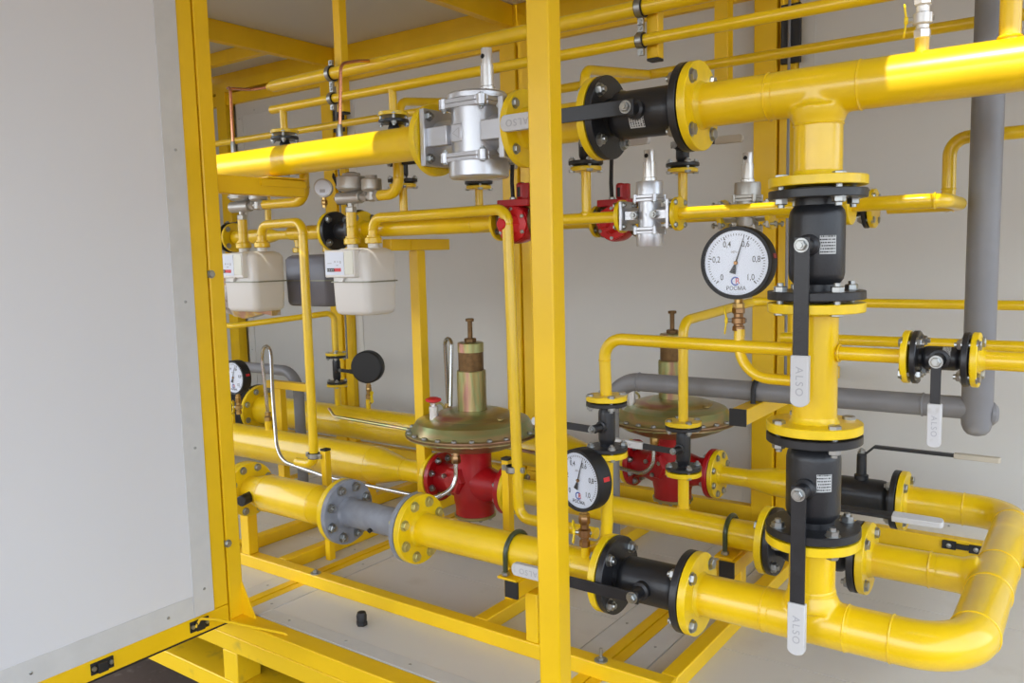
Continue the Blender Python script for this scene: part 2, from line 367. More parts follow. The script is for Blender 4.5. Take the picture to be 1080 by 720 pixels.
# ceiling sheets, beams; an added, unseen canopy blocks the sun, its gaps shape the sun patches
cl = bpy.data.objects.new('ceiling', None); COL.objects.link(cl); cl['kind'] = 'structure'
def sheet(xa, xb, ya, yb): mesh_obj('ceiling_or_sun_blocker', MB().box((xa, ya, ZC + .055), (xb, yb, ZC + .061)), 'panel', cl)
XC = [X0, -3.88, -2.53, -1.17, .18, X1]
for i in range(5): sheet(XC[i], XC[i + 1] - .002, 2.17, YB + .1)
sheet(X0, X1, -2.2, 1.215)                                   # unseen canopy added to keep the sun off the front
for xa, xb in ((X0, -2.96), (-1.98, -.44), (.9, X1)): sheet(xa, xb, 1.2155, 1.325)      # gaps in the added canopy, sized for sun patches on the upper main
sheet(X0, X1, 1.3255, 1.325 + .012)
sheet(X0, X1, 1.3375, 1.372)
sheet(X0, X1, 1.3725, 1.385)
for xa, xb in ((X0, -1.06), (-.80, -.47), (-.36, X1)): sheet(xa, xb, 1.3855, 1.42)  # more gaps in the added canopy, placed to sunlight the middle pipes
sheet(X0, X1, 1.4205, 2.1695)
for x in (-3.9, -2.55, -1.19, .16):
    mesh_obj('ceiling_beam', MB().box((x - .05, 2.18, ZC - .055), (x, YB, ZC + .054)), 'frame', cl, bevel=.003)
mesh_obj('ceiling_beam', MB().box((X0, 3.20, ZC - .02), (-3.951, 3.25, ZC + .054)), 'frame', cl, bevel=.003)
mesh_obj('ceiling_beam', MB().box((X0, YB + .0, ZC), (X1, YB + .07, ZC + .054)), 'frame', cl)
mesh_obj('top_rail', MB().box((X0, YF, ZC - .04), (X1, YF + .06, ZC + .054)), 'frame', cl)

# front frame
fb = bpy.data.objects.new('wall_front', None); COL.objects.link(fb); fb['kind'] = 'structure'
mesh_obj('sill_beam', MB().box((X0, YF, -.060), (X1, 1.712, 0)), 'frame', fb, bevel=.004)
mesh_obj('post', MB().box((-2.475, YF + .001, 0), (-2.415, YF + .056, ZC - .04)), 'frame', fb, bevel=.004)
mesh_obj('post', MB().box((-1.127, YF + .001, 0), (-1.065, YF + .055, ZC - .04)), 'frame', fb, bevel=.004)
mesh_obj('gusset', MB().prism([(-2.415, YF + .050, 0), (-2.415, YF + .050, .12), (-2.345, YF + .050, 0)], (0, .004, 0)), 'frame', fb)
bm_ = bolt_mesh(.012, .01)
for z in (1.19, .27, 2.22):
    o = bpy.data.objects.new('bolt', bm_); COL.objects.link(o); o.parent = fb; o.location = (-2.413, YF + .006, z); o.rotation_euler = (0, radians(-90), 0)
# welded base below the floor
bs = bpy.data.objects.new('base_frame', None); COL.objects.link(bs); bs['kind'] = 'structure'
mesh_obj('beam', MB().box((X0, YF + .002, -.122), (X1, 1.72, -.0605)), 'base', bs, bevel=.004)
mesh_obj('beam', MB().box((X0, YF + .004, -.30), (X1, 1.80, -.235)), 'base', bs, bevel=.004)
for x in (-4.2, -2.42, -.6, 1.2):
    mesh_obj('leg', MB().box((x - .06, YF + .003, -.236), (x + .02, 1.74, -.1215)), 'base', bs, bevel=.004)
    mesh_obj('foot', MB().box((x - .05, YF + .1, -.62), (x + .05, 1.90, -.30)), 'base', bs)
mesh_obj('beam', MB().box((X0, 1.9, -.2), (X1, 3.6, -.11)), 'dark', bs)  # near-black slab: shade under the floor put into its colour
mesh_obj('beam', MB().box((X0, 3.50, -.62), (X1, 3.6, -.2)), 'dark', bs)  # near-black rear slab, same painted shade below the cabinet

# open door leaf on the left, its inner side to the camera
T = Thing('cabinet_door', (-2.44, 1.6, -.03), 'tall white open cabinet door with yellow frame filling the left side', 'door')
ya, yb, za, zb = .15, 1.636, -.005, 2.42
T.part('frame_rail', MB().box((-2.475, ya, za), (-2.417, yb, .058)), 'frame', bevel=.003)
T.part('frame_rail', MB().box((-2.475, ya, zb - .06), (-2.417, yb, zb)), 'frame', bevel=.003)
T.part('frame_stile', MB().box((-2.475, 1.580, .0585), (-2.417, yb, zb - .0605)), 'frame', bevel=.004)
T.part('frame_stile', MB().box((-2.475, ya, .0585), (-2.417, ya + .06, zb - .0605)), 'frame', bevel=.003)
T.part('panel', MB().box((-2.467, ya + .061, .0586), (-2.415, 1.579, zb - .061)), 'leafpanel')
s_ = .075
T.part('edge_strip', MB().box((-2.4155, 1.578 - s_, .0594), (-2.4125, 1.578, zb - .062)), 'strip', bevel=.001)
T.part('edge_strip', MB().box((-2.4155, ya + .062, .0594), (-2.4128, 1.576 - s_, .0594 + s_)), 'strip', bevel=.001)
T.part('edge_strip', MB().box((-2.4155, ya + .062, zb - .062 - s_), (-2.4128, 1.576 - s_, zb - .062)), 'strip', bevel=.001)
for y, z in [(1.545, .145 + k * .48) for k in range(5)] + [(1.41 - k * .42, .095) for k in range(3)]:
    T.inst('rivet', rv, orient((-2.4125, y, z), X))
for y in (1.52, 1.19):
    b = T.part('latch', MB().box((-2.417, y - .035, .012), (-2.412, y + .035, .048)).box((-2.412, y - .018, .015), (-2.399, y + .012, .045)), 'rubber', 'black bolted latch bracket', bevel=.0015)
    for dy in (-.027, .025): T.inst('screw', bolt_mesh(.006, .004), orient((-2.407, y + dy, .032), -X), parent=b)
T.part('drip_edge', MB().box((-2.473, ya, -.011), (-2.419, yb, -.0055)), 'rubber')
hk = MB(); hk.tube([(-2.405, 1.50, .03), (-2.400, 1.515, .055), (-2.35, 1.54, .055), (-2.16, 1.665, .006), (-2.155, 1.67, -.002)], .0045, .01, 8)
single('door_stay_hook', hk, 'frame', (-2.16, 1.665, 0), 'thin yellow wire stay rod from open door to front sill', 'hook')

# ------------------------------------------------------------------ builders
def lever(T, stem0, sd, along, L, wdt, grip, gm='grip', text=None, off=.10, z_off=.0, tsize=None, gripw=None, jog=.03, th=.006):
    """flat bar lever: starts on stem end stem0 (axis sd), runs along `along`"""
    sd, al = V(sd).normalized(), V(along).normalized(); wv = sd.cross(al).normalized()
    pts = [stem0 - al * wdt * .55, stem0 + al * wdt * .6, stem0 + al * (wdt * .6 + jog) + sd * z_off, stem0 + al * (L - grip * .7) + sd * z_off]
    mb = MB(); vs = []; n = len(pts)
    for p in pts:
        for a, b in ((-.5, -.5), (.5, -.5), (.5, .5), (-.5, .5)): vs.append(p + wv * wdt * a + sd * th * b)
    fs = [(i * 4 + j, i * 4 + (j + 1) % 4, i * 4 + 4 + (j + 1) % 4, i * 4 + 4 + j) for i in range(n - 1) for j in range(4)] + [(3, 2, 1, 0), tuple((n - 1) * 4 + j for j in range(4))]
    mb.add(vs, fs); lv = T.part('lever', mb, 'black', bevel=.0012)
    g0 = stem0 + al * (L - grip) + sd * z_off; g1 = stem0 + al * L + sd * z_off; gw = (gripw or wdt * 1.18)
    pr = []
    for k in range(9):
        t = -pi / 2 + pi * k / 8; pr.append(g1 - al * gw * .35 + al * gw * .35 * cos(t) + wv * gw * .5 * sin(t))
    pr = [g0 - wv * gw * .5] + pr + [g0 + wv * gw * .5]
    gb = MB().prism([p - sd * .009 for p in pr], sd * .018)
    gp = T.part('grip', gb, gm, None, lv, bevel=.002)
    if text:
        # letters run along the grip, read with the bar turned
        up = wv if text[1] > 0 else -wv
        rt = up.cross(sd)
        # text right x up = outward normal (sd)
        text_part(T, 'lettering', text[0], (g0 + g1) / 2 + sd * .0092, rt, up, tsize or gw * .6, 'engrave', gp, .0003, sx=1.25)
    return lv
def ball_valve(name, c, ax, label, FT=.33, R=.11, t=.02, rb=.064, stem=V(0, -1, 0), along=V(-1, 0, 0), L=.40, grip=.11, bolt=.016, n=4, gm='grip', text=None,
               stick=None, comp=(.02, .02), wdt=.034, stemlen=.175, z_off=.0, start=45, jog=.03, cat='valve', group=None, rstem=.013, body='black', pcd=None, gap=.004, gripw=None, th=.006):
    c, ax, stem, along = V(c), V(ax).normalized(), V(stem).normalized(), V(along).normalized()
    T = Thing(name, c, label, cat, group); h = FT / 2; pcd = pcd or R * 1.64
    mb = MB(); e = h - t
    mb.lathe(c, ax, [(rb * .80, -e - .002), (rb * .80, -e * .86), (rb * .96, -e * .74), (rb, -e * .62), (rb, e * .62), (rb * .96, e * .74), (rb * .80, e * .86), (rb * .80, e + .002)], 40)
    T.part('body', mb, body)
    for s in (-1, 1):
        disc(T, c + ax * s * (h - t), ax * s, R, t, body)
        T.part('gasket', MB().lathe(c + ax * s * (h), ax * s, [(R * .70, 0), (R * .70, gap)], 32), 'rubber')
        # bolts: heads sit on the companion flange outside
        ct = comp[0] if s < 0 else comp[1]
        bolts(T, c + ax * s * (h + gap + ct), -ax * s, n, pcd, bolt, gap + ct + t, start)
    sm = MB(); sm.lathe(c + stem * rb * .75, stem, [(rstem * 1.9, 0), (rstem * 1.9, rb * .45), (rstem * 1.35, rb * .52), (rstem * 1.3, stemlen - rb * .75)], 24)
    T.part('stem', sm, body)
    p = c + stem * stemlen
    lever(T, p + stem * .004, stem, along, L, wdt, grip, gm, text, z_off=z_off, jog=jog, gripw=gripw, th=th)
    T.part('nut', MB().lathe(p + stem * .007, stem, [(rstem * 1.25, 0), (rstem * 1.25, .002)], 20).hexa(p + stem * .009, stem, rstem * .95, rstem * .75).cyl(p + stem * .009, p + stem * (.013 + rstem * .75), rstem * .5, seg=12), 'steel', 'bright steel nut')
    if stick:
        u_, d_, wl, hl = stick       # direction of sticker normal, along offset, size
        sticker(T, c + ax * d_, V(u_), ax, rb, wl, hl)
    return T
def sticker(T, p, nrm, ax, r, wl, hl):
    nrm = V(nrm).normalized(); ax = V(ax).normalized(); tv = nrm.cross(ax).normalized()
    vs = []; fs = []; N = 8
    for i in range(N + 1):
        a = (i / N - .5) * wl / r
        d = nrm * cos(a) + tv * sin(a)
        for j in (-.5, .5): vs.append(p + d * (r + .0008) + ax * hl * j)
    for i in range(N): fs.append((2 * i, 2 * i + 1, 2 * i + 3, 2 * i + 2))
    st = T.part('sticker', MB().add(vs, fs), 'label')
    mb = MB(); rnd = random.Random(3)
    for row in range(6):
        a0 = -.42
        while a0 < .40:
            wd = rnd.uniform(.03, .10)
            z0 = (row / 6 - .42) * hl
            an0, an1 = a0 * wl / r, (a0 + wd) * wl / r
            q = []
            for an in (an0, an1):
                d = nrm * cos(an) + tv * sin(an)
                for z in (z0, z0 + hl * .075): q.append(p + d * (r + .0014) + ax * z)
            mb.add(q, [(0, 1, 3, 2)]); a0 += wd + rnd.uniform(.02, .06)
    T.part('print', mb, 'ink', None, st)
def gauge(name, c, nrm, label, D=.185, depth=.055, stem_to=None, red=True, full=True, group='round pressure gauges', glass=True, hrot=0):
    c = V(c); nrm = V(nrm).normalized(); T = Thing(name, c, label, 'gauge', group); R = D / 2
    rt = Z.cross(nrm).normalized(); up = nrm.cross(rt).normalized()      # right as read, up
    b = c - nrm * depth
    T.part('case', MB().lathe(b, nrm, [(R * .90, 0), (R * .985, .006), (R, .012), (R, depth - .004), (R * .985, depth), (R * .90, depth), (R * .885, depth - .006)], 56, cap=False).lathe(b, nrm, [(0, 0), (R * .90, 0)], 56, cap=False), 'rubber')
    dz = depth - .007
    dl = T.part('dial', MB().lathe(b, nrm, [(R * .895, dz - .003), (R * .895, dz)], 56), 'dial')
    f = b + nrm * (dz + .0010)
    if full:
        mb = MB(); mj = MB()
        def pol(ang, r): return f + rt * (r * sin(ang)) + up * (r * cos(ang))
        for k in range(51):
            a = radians(-135 + 270 * k / 50); major = k % 10 == 0; r1 = R * .80; r0 = R * (.70 if major else .745); ww = R * (.020 if major else .0085)
            tv = rt * cos(a) - up * sin(a); p0, p1 = pol(a, r0), pol(a, r1)
            (mj if major else mb).add([p0 - tv * ww, p0 + tv * ww, p1 + tv * ww * (.5 if major else 1), p1 - tv * ww * (.5 if major else 1)], [(0, 1, 2, 3)])
        T.part('fine_ticks', mb, 'ink', None, dl); T.part('scale_marks', mj, 'ink', None, dl)
        for k, tx in enumerate(('0', '0,2', '0,4', '0,6', '0,8', '1,0')):
            a = radians(-135 + 54 * k); p = pol(a, R * .565)
            text_part(T, 'numeral', tx, p, rt, up, R * .235, 'ink', dl, .0001, cond=.80)
        text_part(T, 'unit', 'MPa', pol(radians(-10), R * .30), rt, up, R * .10, 'engrave', dl, .0001)
        text_part(T, 'maker_name', 'РОСМА', pol(pi, R * .70), rt, up, R * .15, 'ink', dl, .0002, cond=1.0)
        # emblem: blue ring open to the right with a red letter in it
        lg = pol(pi, R * .50); ring = MB(); vs = []
        for i in range(15):
            a = radians(40 + 280 * i / 14); d = rt * cos(a) + up * sin(a)
            vs += [lg - rt * R * .02 + d * R * .085, lg - rt * R * .02 + d * R * .125]
        ring.add(vs, [(2 * i, 2 * i + 1, 2 * i + 3, 2 * i + 2) for i in range(14)])
        lo = T.part('emblem', ring, 'blueink', None, dl)
        text_part(T, 'emblem_letter', 'R', lg + rt * R * .045, rt, up, R * .22, 'redb', dl, .0003)
        a = radians(-135 + 270 * (.565)); d = rt * sin(a) + up * cos(a); tv = rt * cos(a) - up * sin(a); q = f + nrm * .003
        T.part('needle', MB().prism([q - tv * R * .022, q + tv * R * .022, q + d * R * .78 + tv * R * .004, q + d * R * .78 - tv * R * .004], nrm * .0008)
               .prism([q - tv * R * .02, q + tv * R * .02, q - d * R * .30 + tv * R * .09, q - d * R * .30 - tv * R * .09][::-1], nrm * .0008), 'ink')
        T.part('hub', MB().cyl(f, f + nrm * .006, R * .055, seg=16, ch=.001), 'bronze')
    if glass:
        T.part('glass', MB().lathe(b, nrm, [(R * .89, depth - .003), (R * .89, depth - .0015)], 40), 'glass')
    if red:
        a = radians(80); d = rt * sin(a) + up * cos(a)
        T.part('red_mark', MB().obox(c + d * (R + .0004) - nrm * depth * .5, nrm, d.cross(nrm), d, .022, .012, .0015), 'redb', 'small red and white check mark')
    # neck
    T.part('neck', MB().cyl(c - up * (R - .004) - nrm * depth * .5, c - up * (R + .03) - nrm * depth * .5, .011, seg=12).hexa(c - up * (R + .010) - nrm * depth * .5, -up, .015, .014), 'brass')
    return T, c - up * (R + .03) - nrm * depth * .5
def cock(name, top, bot, label, hd, m='bronze', butter='yel', group='small gauge cocks', r=.014):
    """brass cock between gauge neck and pipe, butterfly handle on side hd"""
    top, bot, hd = V(top), V(bot), V(hd).normalized(); T = Thing(name, bot, label, 'valve', group); ax = (top - bot); L = ax.length; a = ax.normalized()
    mb = MB(); mb.hexa(top, -a, r * 1.15, L * .26).cyl(top - a * L * .24, bot + a * L * .2, r * .85, seg=16).lathe(bot + a * L * .30, a, [(r * .8, 0), (r * 1.25, L * .04), (r * 1.25, L * .26), (r * .8, L * .3)], 16).hexa(bot, a, r * 1.1, L * .22)
    T.part('body', mb, m)
    mid = bot + a * L * .45
    T.part('spindle', MB().cyl(mid, mid + hd * (r + .012), r * .38, seg=10), 'steel')
    e = mid + hd * (r + .014); tw = V(hd.cross(a)).normalized()
    bf = MB()
    for s in (-1, 1):
        bf.prism([e + a * s * .004 - tw * .006, e + a * s * .004 + tw * .006, e + a * s * .026 + tw * .011 + hd * .003, e + a * s * .036 + hd * .004, e + a * s * .026 - tw * .011 + hd * .003], hd * .004)
    bf.cyl(e - hd * .002, e + hd * .006, .008, seg=12)
    T.part('butterfly_handle', bf, butter, 'yellow butterfly handle', bevel=.001)
    T.part('side_plug', MB().cyl(mid - hd * r * .8, mid - hd * (r + .006), .005, seg=8), 'steel')
    return T
def post(name, a, b, label, cap=None, cat='post', group=None, m='frame'):
    T = Thing(name, ((a[0] + b[0]) / 2, (a[1] + b[1]) / 2, a[2]), label, cat, group)
    T.part('tube', MB().box(a, b), m, bevel=.003)
    return T
def pipe_clamp(c, ax, r, side, label, group='rubber lined pipe clamps'):
    c, ax, side = V(c), V(ax).normalized(), V(side).normalized()
    T = Thing('pipe_clamp', c, label, 'clamp', group)
    T.part('rubber_lining', MB().lathe(c - ax * .012, ax, [(r + .0005, 0), (r + .005, 0), (r + .005, .024), (r + .0005, .024)], 24, cap=False), 'rubber')
    T.part('band', MB().lathe(c - ax * .009, ax, [(r + .005, 0), (r + .0075, 0), (r + .0075, .018), (r + .005, .018)], 24, cap=False), 'steel')
    for s in (-1, 1):
        T.part('ear', MB().obox(c + side * s * (r + .016), side, ax, side.cross(ax), .02, .018, .012), 'steel', bevel=.001)
        T.inst('screw', bolt_mesh(.005, .010), orient(c + side * s * (r + .017) - side.cross(ax) * .007, side.cross(ax)))
    return T
def ubolt(c, r, label, ax=X, m='olive', group='clamps holding the pipes', foot=.03):
    c, ax = V(c), V(ax); T = Thing('u_bolt', c - Z * (r + foot), label, 'clamp', group); pts = []
    sd = ax.cross(Z)
    pts.append(c + sd * (r + .006) - Z * (r + foot))
    for k in range(15):
        t = pi * k / 14; pts.append(c + sd * (r + .006) * cos(t) + Z * (r + .006) * sin(t))
    pts.append(c - sd * (r + .006) - Z * (r + foot))
    T.part('hoop', MB().sweep(pts, [(.008 * cos(2 * pi * j / 10), .008 * sin(2 * pi * j / 10)) for j in range(10)]), m)
    for s in (-1, 1): T.part('nut', MB().hexa(c + s * sd * (r + .006) - Z * (r + foot * .7), Z, .013, .011), 'steel')
    return T
def pipe_run(name, label, cat='pipe', group=None, loc=(0, 0, 0)): return Thing(name, loc, label, cat, group)
def arrow_on(T, c, ax, r, sgn, toward):
    """red arrow sticker bent round the pipe, facing `toward`"""
    n_ = V(toward).normalized(); ax = V(ax) * sgn; tv = n_.cross(ax).normalized(); L = .085; hw = .009; ah = .020
    def bend(a, t): an = t / r; return c + ax * a + (n_ * cos(an) + tv * sin(an)) * (r + .0009)
    vs = []; fs = []
    cols = [(-L / 2, hw * .8), (.005, hw * .8)]
    for a, h in cols:
        for t in (-1, -.5, 0, .5, 1): vs.append(bend(a, h * t))
    for j in range(4): fs.append((j, j + 1, 5 + j + 1, 5 + j))
    o = 10
    for t in (-1, -.5, 0, .5, 1): vs.append(bend(.002, ah * t))
    for t in (-1, -.5, 0, .5, 1): vs.append(bend(L / 2, ah * t * .02))
    for j in range(4): fs.append((o + j, o + j + 1, o + 5 + j + 1, o + 5 + j))
    T.part('flow_arrow', MB().add(vs, fs), 'arrow', 'red flow arrow sticker')

# ------------------------------------------------------------------ upper main (z = ZU)
RP, RF = .054, .110
def up(x): return V(x, YM, ZU)
T = pipe_run('gas_pipe', 'thick upper gas pipe with red arrow entering the filter from the left', loc=up(-2.5))
T.part('pipe', MB().cyl(up(-5.1), up(-1.74), RP, seg=40), 'pipe')
disc(T, up(-1.716), -X, RF, .022, 'flange', hub=(RP, .012))
weld(T, up(-1.75), X, RP + .001)
arrow_on(T, up(-1.955), X, RP, -1, V(0.35, -.93, -.16))
T = pipe_run('pipe_spool', 'short thick yellow pipe between large filter and upper black valve', loc=up(-1.27))
T.part('pipe', MB().cyl(up(-1.38), up(-1.15), RP, seg=40), 'pipe')
disc(T, up(-1.394), X, RF, .022, 'flange', hub=(RP, .010)); disc(T, up(-1.126), -X, RF, .022, 'flange', hub=(RP, .010))
def tee_body(T, c, run, br, half, L, r=RP, rb=None):
    """pulled tee as one smooth skin: run piece and branch welded together with a soft fillet"""
    c, run, br = V(c), V(run), V(br); rb = rb or r
    mb = MB().cyl(c - run * half, c + run * half, r + .0012, seg=48)
    mb.lathe(c, br, [(rb + .0012, 0), (rb + .0012, L)], 48)
    mb.lathe(c + br * (r * .70), br, [(rb + .012, 0), (rb + .008, r * .38), (rb + .002, r * .62), (rb * .9, r * .75)], 48)
    o = T.part('tee_body', mb, 'pipe')
    md = o.modifiers.new('skin', 'REMESH'); md.mode = 'VOXEL'; md.voxel_size = .0036; md.use_smooth_shade = True
    m2 = o.modifiers.new('soft', 'SMOOTH'); m2.factor = .5; m2.iterations = 14
    return o
T = pipe_run('gas_pipe', 'thick yellow tee pipe at top right with downward branch', loc=up(-.3))
T.part('pipe', MB().cyl(up(-.85), up(1.45), RP, seg=40), 'pipe')
disc(T, up(-.866), X, RF, .022, 'flange', hub=(RP, .012))
weld(T, up(-.674), X, RP); weld(T, up(-.468), X, RP)
tee_body(T, V(XV, YM, ZU), X, -Z, .100, .085); T.part('branch', MB().cyl((XV, YM, 1.52), (XV, YM, 1.40), RP, seg=40), 'pipe')
weld(T, V(XV, YM, 1.512), Z, RP)
disc(T, V(XV, YM, 1.372), Z, RF, .022, 'flange', hub=(RP, .014))
T.part('vent_stub', MB().cyl((-.347, YM, ZU + .05), (-.347, YM, 1.672), .0145, seg=20), 'pipe')
T.part('riser', MB().cyl((-.185, YM, ZU + .04), (-.185, YM, 2.2), .020, seg=24), 'pipe'); weld(T, V(-.185, YM, ZU + .056), Z, .021, .003)
cock('bleed_cock', (-.347, YM, 1.76), (-.347, YM, 1.67), 'shiny bleed cock with yellow butterfly handle on top right pipe', (-1, -.2, 0), m='machined', group=None, r=.016)

def filt(name, c, hw, rb, rc, pw, z, label, group=None, m='alu', big=True):
    """cast cartridge filter: c axis point, hw half length; z=(cap_top, band_top_hi, band_top_lo, band_bot_hi, band_bot_lo, cap_bot, spindle_top)"""
    c = V(c); T = Thing(name, c, label, 'filter', group); ct, b1, b0, d1, d0, cb, st = z
    T.part('body', MB().lathe(c + Z * d1, Z, [(rb, 0), (rb, b0 - d1)], 48).lathe(c - X * (hw - .004), X, [(rb * .70, 0), (rb * .70, 2 * hw - .008)], 32), m)
    T.part('cap', MB().lathe(c + Z * b1, Z, [(rc, 0), (rc, ct - b1 - .006), (rc * .95, ct - b1)], 48), m)
    T.part('bottom_cap', MB().lathe(c + Z * d0, -Z, [(rc, 0), (rc, d0 - cb - .005), (rc * .95, d0 - cb), (rc * .8, d0 - cb), (rc * .78, d0 - cb - .003), (0, d0 - cb - .003)], 48, cap=False), m)
    s_ = rc * .93; ch = rc * .30
    oc = [(-s_, -s_ + ch), (-s_ + ch, -s_), (s_ - ch, -s_), (s_, -s_ + ch), (s_, s_ - ch), (s_ - ch, s_), (-s_ + ch, s_), (-s_, s_ - ch)]
    for lo, hi in ((b0, b1), (d0, d1)):
        mid = (lo + hi) / 2
        T.part('flange_plate', MB().prism([c + V(x, y, lo) for x, y in oc], Z * (mid - lo - .0008)), m, bevel=.0015)
        T.part('flange_plate', MB().prism([c + V(x, y, mid) for x, y in oc], Z * (hi - mid)), m, bevel=.0015)
        for sx in (-1, 1):
            for sy in (-1, 1):
                T.part('lug', MB().cyl(c + V(sx * s_ * .84, sy * s_ * .84, lo - .001), c + V(sx * s_ * .84, sy * s_ * .84, hi + .001), rc * .17, seg=16), m)
                sgn = 1 if hi == b1 else -1; z0 = hi if sgn > 0 else lo
                T.inst('bolt', bolt_mesh(rc * .105, -.0001 + hi - lo), orient(c + V(sx * s_ * .84, sy * s_ * .84, z0), Z * -sgn))
    for s in (-1, 1):
        T.part('end_plate', MB().box(c + V(s * hw - (.009 if s > 0 else -.009) - .009, -pw, -pw), c + V(s * hw - (.009 if s > 0 else -.009) + .009, pw, pw)) if big else
               MB().box(c + V(s * hw - s * .005 - .005, -pw, -pw), c + V(s * hw - s * .005 + .005, pw, pw)), m, bevel=.002)
        T.part('neck_block', MB().box(c + V(s * (hw - .012), -rb * .90, -pw * .34), c + V(s * rb * .80, rb * .6, pw * .34)) , m, bevel=.003)
        q = pw * .74
        for sy in (-1, 1):
            for sz in (-1, 1):
                dd = .014 if big else .008
                T.inst('bolt', bolt_mesh(dd, (.044 if big else .028)), orient(c + V(s * (hw + (.026 if big else .018)), sy * q, sz * q), X * -s))
    sp = st - ct; r1 = .0195 if big else .0185; o = c + V(0.04, 0.0, 0) if big else c
    T.part('spindle', MB().lathe(o + Z * (ct - .001), Z, [(r1 * 1.15, 0), (r1 * 1.15, sp * .12), (r1, sp * .14), (r1, sp * .62), (r1 * .87, sp * .63), (r1 * .87, sp * .97), (r1 * .82, sp)], 32), 'machined')
    # sight hole in the spindle, facing the front
    T.part('sight_hole', MB().lathe(o + Z * (ct + sp * .80) + V(-.15, -.985, 0).normalized() * (r1 * .80), V(-.15, -.985, 0), [(r1 * .36, 0), (r1 * .36, r1 * .10)], 20), 'dark')
    e = c + V(-.018 if big else 0, -rb + (.001 if big else 0), .0)
    if big:
        tr = T.part('arrow_pad', MB().box(e + V(-.020, -.004, -.026), e + V(.020, .004, .026)), m, bevel=.003)
        a = MB(); f = e + V(0, -.0043, 0); q = [f + V(-.013, 0, 0), f + V(.010, 0, .014), f + V(.010, 0, -.014)]
        for i in range(3):
            p0, p1 = q[i], q[(i + 1) % 3]; d = (p1 - p0).normalized(); n_ = d.cross(Y) * .0008
            a.add([p0 - n_, p0 + n_, p1 + n_, p1 - n_], [(0, 1, 2, 3)])
        T.part('arrow_relief', a, 'engrave', None, tr)
    else:
        T.part('arrow_pad', MB().prism([e + V(-.007, .001, 0), e + V(.006, .001, .004), e + V(.006, .001, -.004)], V(0, -.003, 0)), m)
        for s in (-1, 1): T.part('drain_plug', MB().cyl(c + V(s * rb * .95, -rb * .7, 0), c + V(s * rb * .95, -rb * 1.35, 0), .0115, seg=20, ch=.001).hexa(c + V(s * rb * .95, -rb * 1.35, 0), -Y, .007, .005), 'steel')
    return T
filt('gas_filter', (-1.555, YM, ZU), .157, .079, .090, .085, (.120, .100, .074, -.056, -.082, -.128, .246), 'large silver cast filter with arrow pad on upper main pipe')
ball_valve('ball_valve', up(-.996), X, 'big black flanged valve on upper main, lever pointing left', FT=.252, rb=.062, stem=V(0, -1, 0), along=V(-1, 0, 0), L=.385, grip=.115, comp=(.022, .022),
           stemlen=.112, text=('ALSO', 1), stick=((.12, -.9, -.32), -.010, .050, .042), wdt=.038, group='large black flanged ball valves')
# vertical riser valves and spools
T = pipe_run('pipe_spool', 'vertical thick yellow pipe between the two stacked black valves', loc=(XV, YM, .95))
T.part('pipe', MB().cyl((XV, YM, .81), (XV, YM, 1.09), .0515, seg=40), 'pipe')
disc(T, V(XV, YM, 1.103), -Z, RF, .022, 'flange', hub=(.0515, .008)); disc(T, V(XV, YM, .796), Z, RF, .022, 'flange', hub=(.0515, .014))
ball_valve('ball_valve', (XV, YM, 1.2375), Z, 'upper of two stacked black valves on the vertical pipe', FT=.253, rb=.063, stem=V(0, -1, 0), along=V(0, 0, -1), L=.365, grip=.118, comp=(.022, .022),
           stemlen=.112, text=('ALSO', 1), stick=((.62, -.78, 0), 0.0, .038, .042), wdt=.034, group='large black flanged ball valves')
ball_valve('ball_valve', (XV, YM, .668), Z, 'lower of two stacked black valves on the vertical pipe', FT=.245, rb=.063, stem=V(0, -1, 0), along=V(0, 0, -1), L=.385, grip=.125, comp=(.022, .022),
           stemlen=.112, text=('ALSO', 1), stick=((.62, -.78, 0), 0.015, .036, .042), wdt=.034, group='large black flanged ball valves')

# ------------------------------------------------------------------ lower main (z = ZL)
def lo(x): return V(x, YM, ZL)
T = pipe_run('gas_pipe', 'yellow pipe stub behind the left post ending in a flange', loc=lo(-3.5))
T.part('pipe', MB().cyl(lo(-5.1), lo(-2.79), .053, seg=36), 'pipe'); disc(T, lo(-2.777), -X, .108, .024, 'flange')
bolts(T, lo(-2.751), -X, 8, .178, .014, .050, 22.5, name='flange_bolt')
T = pipe_run('pipe_spool', 'fat yellow reducer piece between left flange and grey pipe section', loc=lo(-2.5))
T.part('pipe', MB().lathe(lo(-2.755), X, [(.054, 0), (.054, .03), (.058, .045), (.070, .105), (.072, .115), (.072, .405), (.070, .415), (.056, .475), (.054, .485), (.054, .53)], 44), 'pipe')
weld(T, lo(-2.640), X, .071); weld(T, lo(-2.350), X, .071)
disc(T, lo(-2.775), X, .108, .024, 'flange'); disc(T, lo(-2.213), -X, .116, .022, 'flange')
T.part('plug', MB().cyl((-2.69, 1.965, .318), (-2.665, 1.885, .315), .021, seg=20, ch=.003), 'rubber', 'black plastic plug')
T = pipe_run('pipe_spool', 'grey painted flanged pipe section in the lower main run', loc=lo(-2.05))
T.part('pipe', MB().cyl(lo(-2.20), lo(-1.885), .050, seg=40), 'greyfl'); disc(T, lo(-2.211), X, .117, .020, 'greyfl', hub=(.050, .012)); disc(T, lo(-1.866), -X, .117, .018, 'greyfl', hub=(.050, .012))
bolts(T, lo(-2.236), X, 8, .185, .016, .047, 22.5, name='flange_bolt')
T.part('port', MB().cyl((-2.04, 1.975, ZL - .02), (-2.04, 1.948, ZL - .03), .008, seg=12), 'rubber')
T = pipe_run('gas_pipe', 'yellow lower pipe with red arrow sticker behind the centre post', loc=lo(-1.5))
T.part('pipe', MB().cyl(lo(-1.85), lo(-1.13), RP, seg=40), 'pipe'); disc(T, lo(-1.862), X, .117, .024, 'flange', hub=(RP, .010)); disc(T, lo(-1.113), -X, RF, .022, 'flange', hub=(RP, .010))
